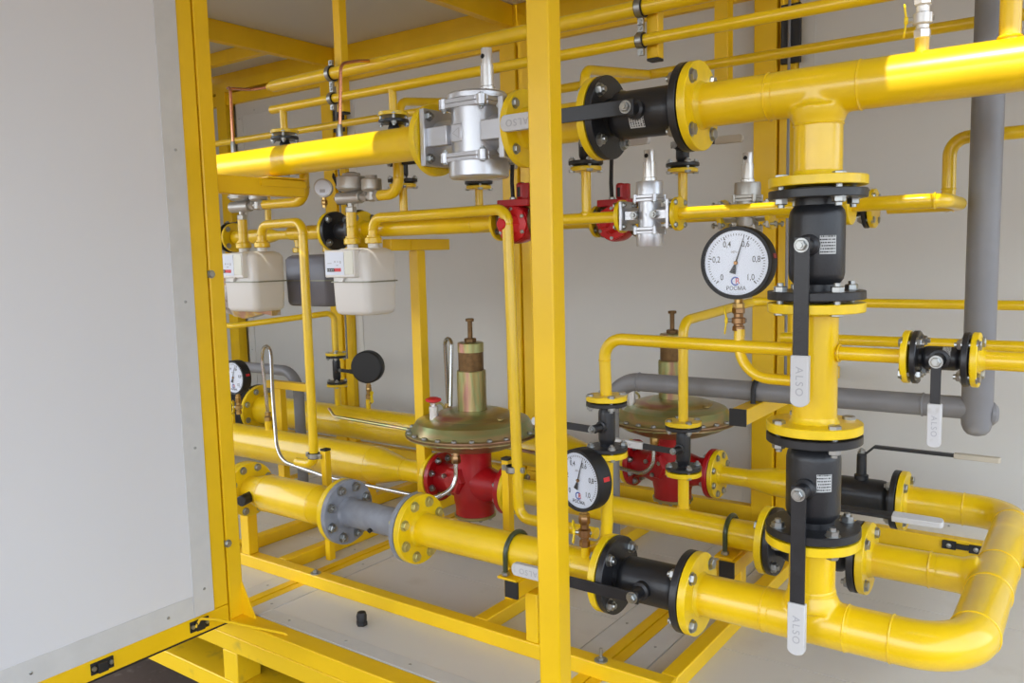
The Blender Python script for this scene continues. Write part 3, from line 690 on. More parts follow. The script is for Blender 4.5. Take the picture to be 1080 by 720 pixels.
bolts(T, lo(-1.836), -X, 8, .185, .016, .046, 22.5, m='zinc', name='flange_bolt')
arrow_on(T, lo(-1.605), X, RP, 1, V(.42, -.82, .38))
T.part('gauge_stub', MB().cyl((-1.189, YM - .022, ZL + .04), (-1.189, YM - .022, .408), .013, seg=16), 'pipe')
T.part('branch', MB().tube([(-1.22, 2.022, .380), (-1.150, 2.022, .376), (-1.142, 2.022, .46), (-1.139, 2.022, .66)], .0175, .045, 20), 'pipe')
disc(T, V(-1.139, 2.022, .670), -Z, .058, .016, 'flange')
ball_valve('ball_valve', lo(-.990), X, 'big black flanged valve on lower main, lever pointing left', FT=.238, rb=.061, stem=V(0, -1, 0), along=V(-1, 0, 0), L=.39, grip=.12, comp=(.022, .022),
           stemlen=.112, text=('ALSO', 1), stick=((.25, -.75, -.62), .03, .045, .036), wdt=.032, group='large black flanged ball valves')
# manifold: tee, elbows and the run to the back
T = pipe_run('pipe_manifold', 'thick yellow pipe manifold bending round at the lower right', loc=lo(-.25))
T.part('pipe', MB().tube([lo(-.85), lo(XM), (XM, Y3, ZL), (-.545, Y3, ZL)], RP + .001, .125, 40, 14), 'pipe')
disc(T, lo(-.868), X, RF, .022, 'flange', hub=(RP, .012))
tee_body(T, V(XV, YM, ZL), X, Z, .098, .090, RP + .001); T.part('branch', MB().cyl((XV, YM, .40), (XV, YM, .52), RP, seg=40), 'pipe'); disc(T, V(XV, YM, .541), -Z, RF, .022, 'flange')
tee_body(T, V(XM, Y2 - .04, ZL), Y, -X, .098, .140, RP + .001, .049); T.part('branch', MB().cyl((XM - .13, Y2 - .04, ZL), (-.56, Y2 - .04, ZL), .049, seg=40), 'pipe')
disc(T, V(-.555, Y2 - .04, ZL), X, .105, .022, 'flange', hub=(.05, .012)); disc(T, V(-.575, Y3, ZL), X, .105, .022, 'flange', hub=(RP, .012))
for x in (-.672, -.475, -.375): weld(T, lo(x), X, RP + .001)
weld(T, V(XV, YM, .385 + .015), Z, RP)
for y in (2.125, 2.40, 2.60, Y3 - .125): weld(T, V(XM, y, ZL), Y, RP + .001)
weld(T, V(-.375, Y2 - .04, ZL), X, .05); weld(T, V(-.375, Y3, ZL), X, RP + .001)
Y2b = Y2 - .04
ball_valve('ball_valve', (-.69, Y2b, ZL), X, 'black valve hidden behind lower stacked valve, lever towards the right', FT=.262, R=.105, rb=.055, stem=V(0, -.25, 1), along=V(1, 0, 0), L=.35, grip=.13, comp=(.022, .022),
           stemlen=.13, wdt=.026, th=.010, group='large black flanged ball valves', z_off=.02)
ball_valve('ball_valve', (-.71, Y3, ZL), X, 'black valve at back right with long lever raised above it', FT=.262, R=.105, rb=.062, stem=V(0, 0, 1), along=V(1, 0, 0), L=.44, grip=.14, comp=(.022, .022),
           stemlen=.150, wdt=.022, gm='taupe', z_off=.03, th=.011, group='large black flanged ball valves')

# ------------------------------------------------------------------ regulator lines
def line_pt(y, x): return V(x, y, ZL)
T = pipe_run('gas_pipe', 'wide yellow collector pipe at left tapering towards the front regulator', loc=line_pt(Y2, -3))
T.part('pipe', MB().lathe(line_pt(Y2, -5.1), X, [(.082, 0), (.082, 2.50), (.080, 2.53), (.050, 2.66), (.046, 2.68), (.046, 2.85)], 44), 'pipe')
weld(T, line_pt(Y2, -2.60), X, .081); weld(T, line_pt(Y2, -2.42), X, .046)
disc(T, line_pt(Y2, -2.236), -X, .098, .020, 'flange')
T.part('gauge_stub', MB().cyl((-3.62, Y2, ZL + .07), (-3.62, Y2, .452), .0135, seg=16), 'pipe')
T.part('sense_stub', MB().cyl((-3.33, Y2, ZL + .07), (-3.33, Y2, .445), .018, seg=18), 'pipe')
T = pipe_run('gas_pipe', 'yellow pipe running from front regulator to the right-hand manifold', loc=line_pt(Y2, -1.3))
T.part('pipe', MB().cyl(line_pt(Y2, -1.862), line_pt(Y2b, -.84), .0475, seg=40), 'pipe')
disc(T, line_pt(Y2, -1.860), X, .098, .020, 'flange'); disc(T, line_pt(Y2b, -.826), -X, .105, .022, 'flange')
T.part('riser', MB().cyl((-1.134, Y2 - .01, ZL + .03), (-1.134, Y2 - .01, .49), .0185, seg=20), 'pipe'); weld(T, V(-1.134, Y2 - .01, ZL + .048), Z, .020)
disc(T, V(-1.134, Y2 - .01, .497), -Z, .060, .016, 'flange')
T = pipe_run('gas_pipe', 'wide yellow collector pipe in the back row at left', loc=line_pt(Y3, -3))
T.part('pipe', MB().lathe(line_pt(Y3, -4.17), X, [(.088, 0), (.088, 2.15), (.086, 2.17), (.052, 2.29), (.048, 2.31), (.048, 2.49)], 44), 'pipe')
disc(T, line_pt(Y3, -1.649), -X, .098, .020, 'flange')
for x, r in ((-3.50, .017), (-3.26, .0135)): T.part('riser', MB().cyl((x, Y3, ZL + .07), (x, Y3, .53 if r > .015 else .462), r, seg=16), 'pipe')
disc(T, V(-3.50, Y3, .530), -Z, .058, .014, 'flange')
T = pipe_run('gas_pipe', 'yellow pipe with reducer to the right of the back regulator', loc=line_pt(Y3, -1.1))
T.part('pipe', MB().lathe(line_pt(Y3, -1.265), X, [(.036, 0), (.036, .16), (.038, .14), (.054, .23), (.055, .25), (.055, .385)], 40), 'pipe')
weld(T, line_pt(Y3, -1.10), X, .037)
disc(T, line_pt(Y3, -1.271), X, .098, .020, 'flange', hub=(.037, .012)); disc(T, line_pt(Y3, -.846), -X, .105, .022, 'flange')

def regulator(c, label, half, Rd, back=False):
    c = V(c); T = Thing('pressure_regulator', c, label, 'regulator', 'gas pressure regulators'); zr = .21
    b = MB().lathe(c - X * (half - .018), X, [(.062, 0), (.058, .05), (.074, half * .55), (.080, half - .02), (.074, 2 * half - .04 - half * .55), (.058, 2 * half - .088), (.062, 2 * half - .036)], 40)
    b.lathe(c - Z * .125, Z, [(.078, 0), (.078, .03), (.084, .06), (.086, .12), (.070, .20), (.075, .30), (.090, .325)], 40)
    T.part('body', b, 'red')
    for s in (-1, 1):
        disc(T, c + X * s * (half - .020), X * s, .100, .020, 'red')
        bolts(T, c + X * s * (half + .022), X * -s, 8, .158, .013, .043, 22.5, name='flange_bolt')
    T.part('side_cover', MB().lathe(c + V(-.035, -.055, .02), V(-.25, -.95, 0), [(.058, 0), (.058, .030), (.050, .040)], 6), 'red')
    for a in range(3): T.inst('screw', bolt_mesh(.008, .004), orient(c + V(-.048 + .035 * cos(2.1 * a + .5), -.100, .02 + .035 * sin(2.1 * a + .5)), V(.25, .95, 0)))
    T.part('bottom_cap', MB().lathe(c - Z * .138, Z, [(.078, 0), (.084, .004), (.084, .013)], 36), 'chromate')
    for k in range(10):
        a = 2 * pi * k / 10; T.inst('cap_screw', bolt_mesh(.007, .006), orient(c + V(.074 * cos(a), .074 * sin(a), -.139), Z))
    h = c + Z * zr
    T.part('lower_dome', MB().lathe(h - Z * .004, -Z, [(Rd, 0), (Rd, .004), (Rd * .93, .008), (Rd * .80, .030), (Rd * .55, .055), (.09, .060), (0, .060)], 64, cap=False), 'chromate')
    T.part('diaphragm_rim', MB().lathe(h - Z * .004, Z, [(Rd * 1.005, 0), (Rd * 1.005, .008)], 64), 'rust')
    T.part('upper_dome', MB().lathe(h + Z * .004, Z, [(Rd, 0), (Rd, .004), (Rd * .93, .007), (Rd * .90, .020), (Rd * .84, .045), (Rd * .74, .056), (Rd * .63, .060), (Rd * .60, .068), (Rd * .45, .080), (.075, .084), (0, .084)], 64, cap=False), 'chromate')
    me = bolt_mesh(.010, .012)
    for k in range(24):
        a = 2 * pi * (k + .5) / 24; T.inst('rim_bolt', me, orient(h + V(Rd * .955 * cos(a), Rd * .955 * sin(a), .0125), -Z))
    t0 = .084 - .002
    T.part('spring_barrel', MB().lathe(h + Z * t0, Z, [(.064, 0), (.064, .004), (.058, .007), (.058, .162), (.056, .165)], 40), 'chromate2')
    T.part('spring_sleeve', MB().lathe(h + Z * (t0 + .163), Z, [(.050, 0), (.050, .075)], 40), 'rust')
    T.part('spring_cap', MB().lathe(h + Z * (t0 + .238), Z, [(.052, 0), (.052, .034), (.049, .038)], 40), 'chromate2')
    T.part('adjusting_screw', MB().hexa(h + Z * (t0 + .276), Z, .024, .016).cyl(h + Z * (t0 + .29), h + Z * (t0 + .36), .0095, seg=14).hexa(h + Z * (t0 + .358), Z, .017, .012), 'rust')
    T.part('lifting_eye', MB().torus(h + V(-Rd * .72, .02, .072), V(.5, -.86, 0), .021, .005, 24, 8), 'zinc')
    if not back:
        q = h + V(-.09, -.13, .060)
        T.part('bleed_valve', MB().cyl(q, q + Z * .055, .018, seg=20, ch=.002).cyl(q + Z * .054, q + Z * .070, .009, seg=12), 'machined')
        T.part('hand_wheel', MB().lathe(q + Z * .066, Z, [(.008, 0), (.020, .004), (.031, .010), (.031, .018), (.016, .024)], 24), 'redb', 'red plastic knob')
    else:
        q = h + V(-.14, -.10, .060)
        T.part('bleed_valve', MB().cyl(q, q + Z * .075, .018, seg=20, ch=.002), 'machined')
    T.part('vent_cap', MB().lathe(h + V(.16, -.03, .066), Z, [(.014, 0), (.014, .006), (.009, .010)], 12), 'chromate')
    return T
regulator((-2.042, Y2, ZL), 'front pressure regulator with red body and wide gold-green dome', .186, .268)
regulator((-1.46, Y3, ZL), 'back pressure regulator partly behind grey vent pipe and thin risers', .187, .262, True)
# impulse tubes
T = Thing('impulse_tube', (-3.33, Y2, .445), 'thin bent steel tube arching up then running to front regulator', 'tube')
T.part('fitting', MB().hexa((-3.33, Y2, .444), Z, .020, .022).hexa((-3.33, Y2, .470), Z, .016, .02), 'brass')
T.part('tube', MB().tube([(-3.33, Y2, .48), (-3.33, 2.52, .81), (-3.20, 2.48, .83), (-3.13, 2.42, .62), (-3.03, 2.35, .33), (-2.65, 2.30, .315), (-2.05, 2.30, .312), (-2.0, 2.375, .35), (-2.005, 2.385, .49)], .0085, .14, 12, 10), 'tubeshine')
T.part('fitting', MB().hexa((-2.005, 2.385, .440), Z, .018, .030).cyl((-2.005, 2.385, .46), (-2.005, 2.39, .50), .014, seg=12), 'bronze')
T = Thing('impulse_tube', (-2.2, 2.62, .6), 'thin steel tube loop rising behind the dome of front regulator', 'tube')
T.part('tube', MB().tube([(-2.235, 2.62, .60), (-2.235, 2.61, .89), (-2.18, 2.59, .89), (-2.165, 2.55, .62)], .0085, .03, 12, 8), 'stainless')
T.part('fitting', MB().hexa((-2.235, 2.62, .575), Z, .016, .04), 'brass')
T = Thing('impulse_tube', (-1.6, 3.0, .4), 'thin steel tube curving up at the back regulator body', 'tube')
T.part('tube', MB().tube([(-1.9, 3.02, .36), (-1.52, 2.98, .325), (-1.47, 2.985, .36), (-1.47, 3.0, .47)], .0085, .07, 12, 8), 'stainless')
T.part('fitting', MB().hexa((-1.47, 3.0, .45), Z, .018, .03), 'brass')
T = Thing('impulse_tube', (-2.4, 2.86, .42), 'thin yellowish tube lying between the two wide collector pipes', 'tube')
T.part('tube', MB().tube([(-3.25, 2.86, .46), (-3.2, 2.85, .425), (-2.6, 2.82, .42), (-1.9, 2.76, .415), (-1.7, 2.7, .35)], .0075, .03, 10), 'chromate')

# ------------------------------------------------------------------ grey vent pipes
T = pipe_run('vent_pipe', 'grey vent pipe with elbow behind the left collector pipe', loc=(-3.6, 2.9, .5))
T.part('pipe', MB().tube([(-5.0, 2.9, .628), (-3.53, 2.9, .628), (-3.53, 2.9, -.02)], .029, .12, 24, 10), 'grey'); weld(T, V(-3.53, 2.9, .50), Z, .029, m='grey')
YV = 2.645
T = pipe_run('vent_pipe', 'grey vent pipe with elbow crossing in front of back regulator', loc=(-1.2, YV, .7))
T.part('pipe', MB().tube([(-1.475, YV, -.02), (-1.475, YV, .765), (-.30, YV, .765)], .0325, .12, 28, 12), 'grey')
weld(T, V(-1.475, YV, .64), Z, .0325, m='grey'); weld(T, V(-1.355, YV, .765), X, .0325, m='grey'); weld(T, V(-.43, YV, .765), X, .0325, .0035, m='grey')
T.part('standpipe', MB().lathe((-.290, YV, .688), Z, [(.012, 0), (.024, .004), (.033, .014), (.039, .030), (.0405, .055), (.0405, 2.2)], 40), 'grey', 'tall thick vertical part')
T.part('end_knob', MB().cyl((-.27, YV + .01, .752), (-.243, YV + .02, .750), .034, seg=24, ch=.010), 'grey')
ubolt(V(-.925, YV, .765), .0325, 'black clamp hoop over the grey horizontal vent pipe', foot=.018, m='rubber')

# ------------------------------------------------------------------ thin pipes
def thin(name, label, path, r, m='pipe', bend=.05, cat='pipe', welds=()):
    T = Thing(name, path[0], label, cat)
    T.part('pipe', MB().tube(path, r, bend, 18, 8), m)
    for p, a in welds: weld(T, V(p), V(a), r, .002)
    return T
T = thin('thin_pipe', 'topmost thin yellow pipe under the ceiling, capped left end', [(-2.80, 2.25, 1.935), (1.2, 2.25, 1.935)], .0235)
T.part('end_cap', MB().lathe((-2.80, 2.25, 1.935), -X, [(.0235, 0), (.020, .008), (.013, .012), (.013, .03)], 20), 'pipe')
T = thin('thin_pipe', 'second thin yellow pipe just below the topmost one', [(-2.815, 2.25, 1.842), (1.2, 2.25, 1.842)], .0168)
T.part('end_cap', MB().lathe((-2.815, 2.25, 1.842), -X, [(.0168, 0), (.013, .006), (.004, .010)], 18), 'pipe')
T.part('drop', MB().cyl((-2.744, 2.25, 1.842), (-2.744, 2.25, 1.752), .015, seg=16), 'pipe'); T.part('drop', MB().cyl((-2.136, 2.25, 1.842), (-2.136, 2.25, 1.752), .015, seg=16), 'pipe')
for x in (-2.744, -2.136): disc(T, V(x, 2.25, 1.740), Z, .054, .014, 'flange')
T = thin('thin_pipe', 'third thin yellow pipe running along behind the upper main', [(-4.9, 2.75, 1.855), (1.2, 2.75, 1.855)], .0165)
for x, y in ((-1.36, 2.3), (-1.166, 2.6), (-2.149, 2.3), (-2.025, 2.6)):
    T.part('branch', MB().tube([(x, 2.75, 1.855), (x, y, 1.80 if y < 2.5 else 1.83), (x, y, 1.655)], .0155, .04, 16), 'pipe')
    disc(T, V(x, y, 1.645), Z, .050, .013, 'flange')
# hanging posts with clamps
for x, lab in ((-2.44, 'hanging yellow bracket post left with two pipe clamps'), (-1.115, 'short hanging yellow bracket post right of the centre post')):
    T = Thing('hanging_post', (x, 2.29, ZC), lab, 'post', 'hanging posts of the thin pipes')
    T.part('tube', MB().box((x - .019, 2.275, 1.795), (x + .019, 2.313, ZC + .05)), 'frame', bevel=.003)
    T.part('end_cap', MB().box((x - .018, 2.276, 1.788), (x + .018, 2.312, 1.7945)), 'rubber', 'black plastic end cap')
for x, w_ in ((-2.452, 'left'), (-1.138, 'centre')):
    pipe_clamp(V(x, 2.25, 1.935), X, .0235, Z, 'rubber lined clamp on the topmost thin pipe at the %s hanging post' % w_)
    pipe_clamp(V(x, 2.25, 1.842), X, .0168, Z, 'rubber lined clamp on the second thin pipe at the %s hanging post' % w_)
T = Thing('hanging_post', (-1.34, 3.4, ZC), 'pale yellow post hanging at the back, right of the big flange', 'post')
T.part('tube', MB().box((-1.375, 3.38, 1.80), (-1.315, 3.44, ZC + .05)), 'frame', bevel=.003)

def small_valve(c, ax, stem, along, label, FT=.13, R=.055, rb=.022, L=.17, grip=.07, gm='grip', group='small black flanged valves', comp=.014, stemlen=.06, text=None, bolt=.0105, wdt=.02, jog=.02):
    return ball_valve('small_valve', c, ax, label, FT=FT, R=R, t=.012, rb=rb, stem=stem, along=along, L=L, grip=grip, bolt=bolt, comp=(comp, comp), gm=gm, wdt=wdt, stemlen=stemlen, group=group, text=text, rstem=.009, gap=.003, jog=jog)
small_valve((-2.744, 2.25, 1.662), Z, V(0, 1, 0), X, 'small valve under the left end of the second thin pipe')
small_valve((-2.136, 2.25, 1.662), Z, V(0, 1, 0), X, 'small valve under thin pipe drop near the red arrow of upper main')
small_valve((-2.149, 2.30, 1.572), Z, V(0, -.9, 0), X, 'small valve below upper main left of large filter', L=.14, gm='rubber')
small_valve((-2.025, 2.60, 1.572), Z, V(0, 1, 0), X, 'small valve directly below and behind the large silver filter', L=.14, gm='taupe')
small_valve((-1.36, 2.30, 1.572), Z, V(0, 1, 0), X, 'small valve with sticker below the upper black valve, left one', L=.19, gm='grip')
small_valve((-1.166, 2.60, 1.572), Z, V(0, -.9, 0), X, 'small valve with beige grip below the big yellow flange', L=.23, grip=.09, gm='taupe')
# middle lines M1 (front) and M2 (back)
ZM = 1.340; Ya, Yb = 2.30, 2.60
T = pipe_run('gas_pipe', 'front middle pipe with reducer at left of the red shut-off device', loc=(-2.1, Ya, ZM))
T.part('pipe', MB().lathe((-2.35, Ya, ZM), X, [(.030, 0), (.030, .545), (.029, .56), (.022, .61), (.022, .645)], 28), 'pipe'); weld(T, V(-1.815, Ya, ZM), X, .030, .002)
disc(T, V(-2.375, Ya, ZM), X, .072, .016, 'flange', hub=(.03, .008)); disc(T, V(-1.696, Ya, ZM), -X, .062, .012, 'flange')
T.part('riser', MB().cyl((-2.149, Ya, ZM), (-2.149, Ya, 1.492), .0155, seg=16), 'pipe'); disc(T, V(-2.149, Ya, 1.501), -Z, .050, .013, 'flange')
ball_valve('ball_valve', (-2.455, Ya, ZM), X, 'medium black valve behind the right gas meter', FT=.150, R=.078, t=.016, rb=.036, stem=V(0, .3, 1), along=V(-.6, 0, 1), L=.18, grip=.05, bolt=.013, comp=(.016, .016), gm='rubber', wdt=.02, stemlen=.07, group='medium black flanged valves', rstem=.010)
T = pipe_run('gas_pipe', 'yellow pipe left of the medium black valve behind meters', loc=(-2.7, Ya, ZM))
T.part('pipe', MB().cyl((-2.79, Ya, ZM), (-2.55, Ya, ZM), .029, seg=24), 'pipe'); disc(T, V(-2.534, Ya, ZM), -X, .078, .016, 'flange')
T.part('cap', MB().lathe((-2.79, Ya, ZM), -X, [(.029, 0), (.026, .012), (.014, .022), (0, .025)], 24, cap=False), 'pipe')
def shutoff(c, label):
    c = V(c); T = Thing('shutoff_device', c, label, 'valve', 'red safety shut-off devices')
    T.part('body', MB().lathe(c - X * .07, X, [(.040, 0), (.040, .03), (.034, .05), (.034, .09), (.040, .11), (.040, .14)], 28).lathe(c + V(0, .02, -.01), -Y, [(.055, 0), (.062, .02), (.064, .06), (.060, .075)], 28), 'red')
    cv = T.part('front_cover', MB().lathe(c + V(0, -.056, -.01), -Y, [(.060, 0), (.060, .008), (.038, .014), (.030, .030), (.030, .048), (.022, .050)], 8).cyl(c + V(0, -.10, -.01), c + V(0, -.125, -.01), .017, seg=16, ch=.003), 'redb')
    for k in range(6):
        a = 2 * pi * (k + .5) / 6; T.inst('screw', bolt_mesh(.006, .004), orient(c + V(.050 * cos(a), -.066, -.01 + .050 * sin(a)), Y))
    T.part('top_plate', MB().box(c + V(-.062, -.058, .048), c + V(.062, .045, .072)), 'red', bevel=.003)
    T.part('lever_cap', MB().cyl(c + V(.012, -.02, .071), c + V(.012, -.02, .128), .016, seg=18, ch=.006).box(c + V(.012, -.03, .07), c + V(.045, -.008, .125)), 'red', bevel=.003)
    T.part('black_slot', MB().box(c + V(.008, -.038, .08), c + V(.018, -.034, .112)), 'rubber')
    hs = MB().tube([c + V(-.022, -.02, .074), c + V(-.025, -.02, .13), c + V(-.030, -.005, .22)], .007, .02, 10)
    T.part('hose', hs, 'rubber', 'black hose'); T.part('hose_nut', MB().hexa(c + V(-.022, -.02, .070), Z, .011, .012), 'steel')
    for s in (-1, 1):
        disc(T, c + X * s * .058, X * s, .058, .012, 'rust'); bolts(T, c + X * s * .086, X * -s, 4, .086, .010, .028, 45)
    return T
shutoff((-1.610, Ya, ZM), 'red safety shut-off device left of the centre post')
shutoff((-1.40, Yb, ZM), 'red safety shut-off device half hidden by the small silver filter')
T = pipe_run('gas_pipe', 'thin middle pipe between centre post and small silver filter', loc=(-1.4, Ya, ZM))
T.part('pipe', MB().cyl((-1.535, Ya, ZM), (-1.235, Ya, ZM), .0175, seg=24), 'pipe'); disc(T, V(-1.538, Ya, ZM), X, .058, .014, 'flange'); disc(T, V(-1.224, Ya, ZM), -X, .050, .014, 'flange')
T.part('riser', MB().cyl((-1.36, Ya, ZM), (-1.36, Ya, 1.492), .0155, seg=16), 'pipe'); disc(T, V(-1.36, Ya, 1.501), -Z, .050, .013, 'flange'); weld(T, V(-1.36, Ya, ZM + .018), Z, .017)
zs = (.100, .060, .040, -.036, -.056, -.094, .195)
filt('gas_filter', (-1.139, Ya, ZM), .082, .034, .041, .044, zs, 'small silver filter in front of the red device', 'small silver filters', 'alu', False)
filt('gas_filter', (-.945, Yb, ZM), .082, .034, .041, .044, zs, 'small dull filter above the round gauge, behind a yellow pipe', 'small silver filters', 'alu2', False)
T = pipe_run('gas_pipe', 'thin looped pipe right of small silver filter, rising at far right', loc=(-.6, Ya, ZM))
T.part('pipe', MB().tube([(-1.04, Ya, ZM), (-.340, Ya, ZM), (-.340, Yb, ZM), (-.53, Yb, ZM)], .0185, .05, 22, 8), 'pipe'); disc(T, V(-1.053, Ya, ZM), X, .050, .014, 'flange')
T.part('riser', MB().tube([(-.385, 2.60, ZM), (-.390, 2.72, ZM), (-.392, 2.722, 1.535), (.9, 2.722, 1.535)], .0185, .05, 22, 8), 'pipe')
disc(T, V(-.575, Yb, ZM), X, .057, .014, 'flange'); disc(T, V(-.57, Ya, ZM), X, .052, .016, 'flange')
weld(T, V(-.360, Ya, ZM), X, .0185, .0025); weld(T, V(-.36, Yb, ZM), X, .0185, .0025); weld(T, V(-.391, 2.722, 1.39), Z, .0185, .0025)
small_valve((-.64, Yb, ZM), X, V(0, -1, .2), V(-1, 0, -.2), 'small black valve behind the top of the stacked valves', FT=.12, R=.057, L=.12)
T = pipe_run('gas_pipe', 'back middle pipe behind the centre post and red device', loc=(-1.3, Yb, ZM))
T.part('pipe', MB().cyl((-2.25, Yb, ZM), (-1.48, Yb, ZM), .022, seg=20), 'pipe'); T.part('pipe', MB().cyl((-1.325, Yb, ZM), (-1.04, Yb, ZM), .0175, seg=20), 'pipe'); T.part('pipe', MB().cyl((-.85, Yb, ZM), (-.70, Yb, ZM), .0175, seg=20), 'pipe')
for x, d in ((-1.485, 1), (-1.315, -1), (-1.030, -1), (-.86, 1), (-.703, -1)): disc(T, V(x, Yb, ZM), -X * d, .056 if x < -1.3 else .05, .014, 'flange')
for x in (-2.025, -1.166): T.part('riser', MB().cyl((x, Yb, ZM), (x, Yb, 1.492), .0155, seg=16), 'pipe'); disc(T, V(x, Yb, 1.501), -Z, .050, .013, 'flange')
# pipes joining the riser
T = thin('thin_pipe', 'horizontal thin yellow pipe from small valve to the thick vertical pipe', [(-1.139, 2.022, .80), (-1.145, 2.022, .992), (-.60, 2.016, .986)], .0165, bend=.055, welds=(((-1.143, 2.022, .93), Z), ((-.615, 2.016, .986), X)))
disc(T, V(-1.139, 2.022, .816), Z, .058, .015, 'flange')
small_valve((-1.139, 2.022, .743), Z, V(-.15, -1, 0), V(-1, 0, .03), 'small black valve behind the lower round gauge', FT=.140, L=.20, grip=.07, R=.058, rb=.024)
T = thin('thin_pipe', 'thin yellow pipe turning back from the middle small valve', [(-1.134, Y2 - .01, .66), (-1.134, Y2 - .01, 1.0), (-1.10, 3.10, 1.03), (1.0, 3.10, 1.03)], .0165, bend=.05)
disc(T, V(-1.134, Y2 - .01, .652), Z, .060, .015, 'flange')
small_valve((-1.134, Y2 - .01, .575), Z, V(-.1, -1, 0), V(-1, 0, .04), 'small black valve with white grip in front of back regulator', FT=.148, L=.23, grip=.12, R=.060, rb=.024, text=('ALSO', 1))
T = thin('thin_pipe', 'bent thin yellow pipe carrying the upper round gauge', [(-.60, YM, .912), (-.755, YM + .015, .912), (-.755, YM + .027, 1.03)], .0135, bend=.085, welds=(((-.612, YM, .912), X),))
gauge_top = None
Tg, e = gauge('pressure_gauge', V(-.757, YM - .0, 1.198), V(.04, -1, 0), 'large round white gauge in front of small dull filter', D=.182)
cock('gauge_cock', e + Z * .008, V(e.x, e.y, 1.026), 'brass cock below the upper right round gauge', (-1, -.3, 0))
Tg, e = gauge('pressure_gauge', V(-1.186, 1.932, .598), V(-.24, -.97, 0), 'large round white gauge low beside the centre post', D=.178)
cock('gauge_cock', e + Z * .012, e + V(0.0, 0.0, -.078), 'brass cock below the gauge beside centre post', (-1, -.3, 0))
Tg, e = gauge('pressure_gauge', V(-3.60, Y2, .640), V(.05, -1, .0), 'round white gauge at far left beside the door post', D=.175, group='round pressure gauges', hrot=0)
cock('gauge_cock', e + Z * .006, (-3.60, Y2 + .028, .447), 'small brass cock below the far left gauge', (-1, -.3, 0), m='brass')
Tg, e = gauge('pressure_gauge', V(-3.27, Y3 + .03, .640), V(-.45, .89, 0), 'round gauge at back left seen from its black rear side', D=.178, full=False, red=False)
cock('gauge_cock', e + Z * .006, e + V(0, 0, -.085), 'small brass cock below the rear-facing black gauge', (1, -.3, 0), m='brass')
# right-hand small valve
T = pipe_run('gas_pipe', 'thin yellow pipe between vertical pipe and the right-hand valve', loc=(-.45, YM, .985))
T.part('pipe', MB().cyl((-.52, YM, .985), (-.372, YM, .985), .0165, seg=22), 'pipe'); weld(T, V(-.505, YM, .985), X, .019); disc(T, V(-.352, YM, .985), -X, .059, .014, 'flange')
ball_valve('ball_valve', (-.291, YM, .985), X, 'small black valve at far right, lever hanging down', FT=.112, R=.059, t=.013, rb=.026, stem=V(0, -1, 0), along=V(0, 0, -1), L=.185, grip=.095, bolt=.0115, comp=(.014, .014), wdt=.020, stemlen=.062, rstem=.011, gap=.003, text=('ALSO', 1), stick=((.1, -.75, .6), .01, .034, .016), gripw=.027, jog=.02)
T = pipe_run('gas_pipe', 'thin yellow pipe leaving the right-hand valve to the right', loc=(0, YM, .985))
T.part('pipe', MB().cyl((-.215, YM, .985), (1.1, YM, .985), .0205, seg=22), 'pipe'); disc(T, V(-.231, YM, .985), X, .059, .014, 'flange', hub=(.0205, .012))
thin('thin_pipe', 'thin yellow pipe crossing behind the right-hand valve', [(-.80, 2.5, .962), (1.1, 2.5, .962)], .0155)

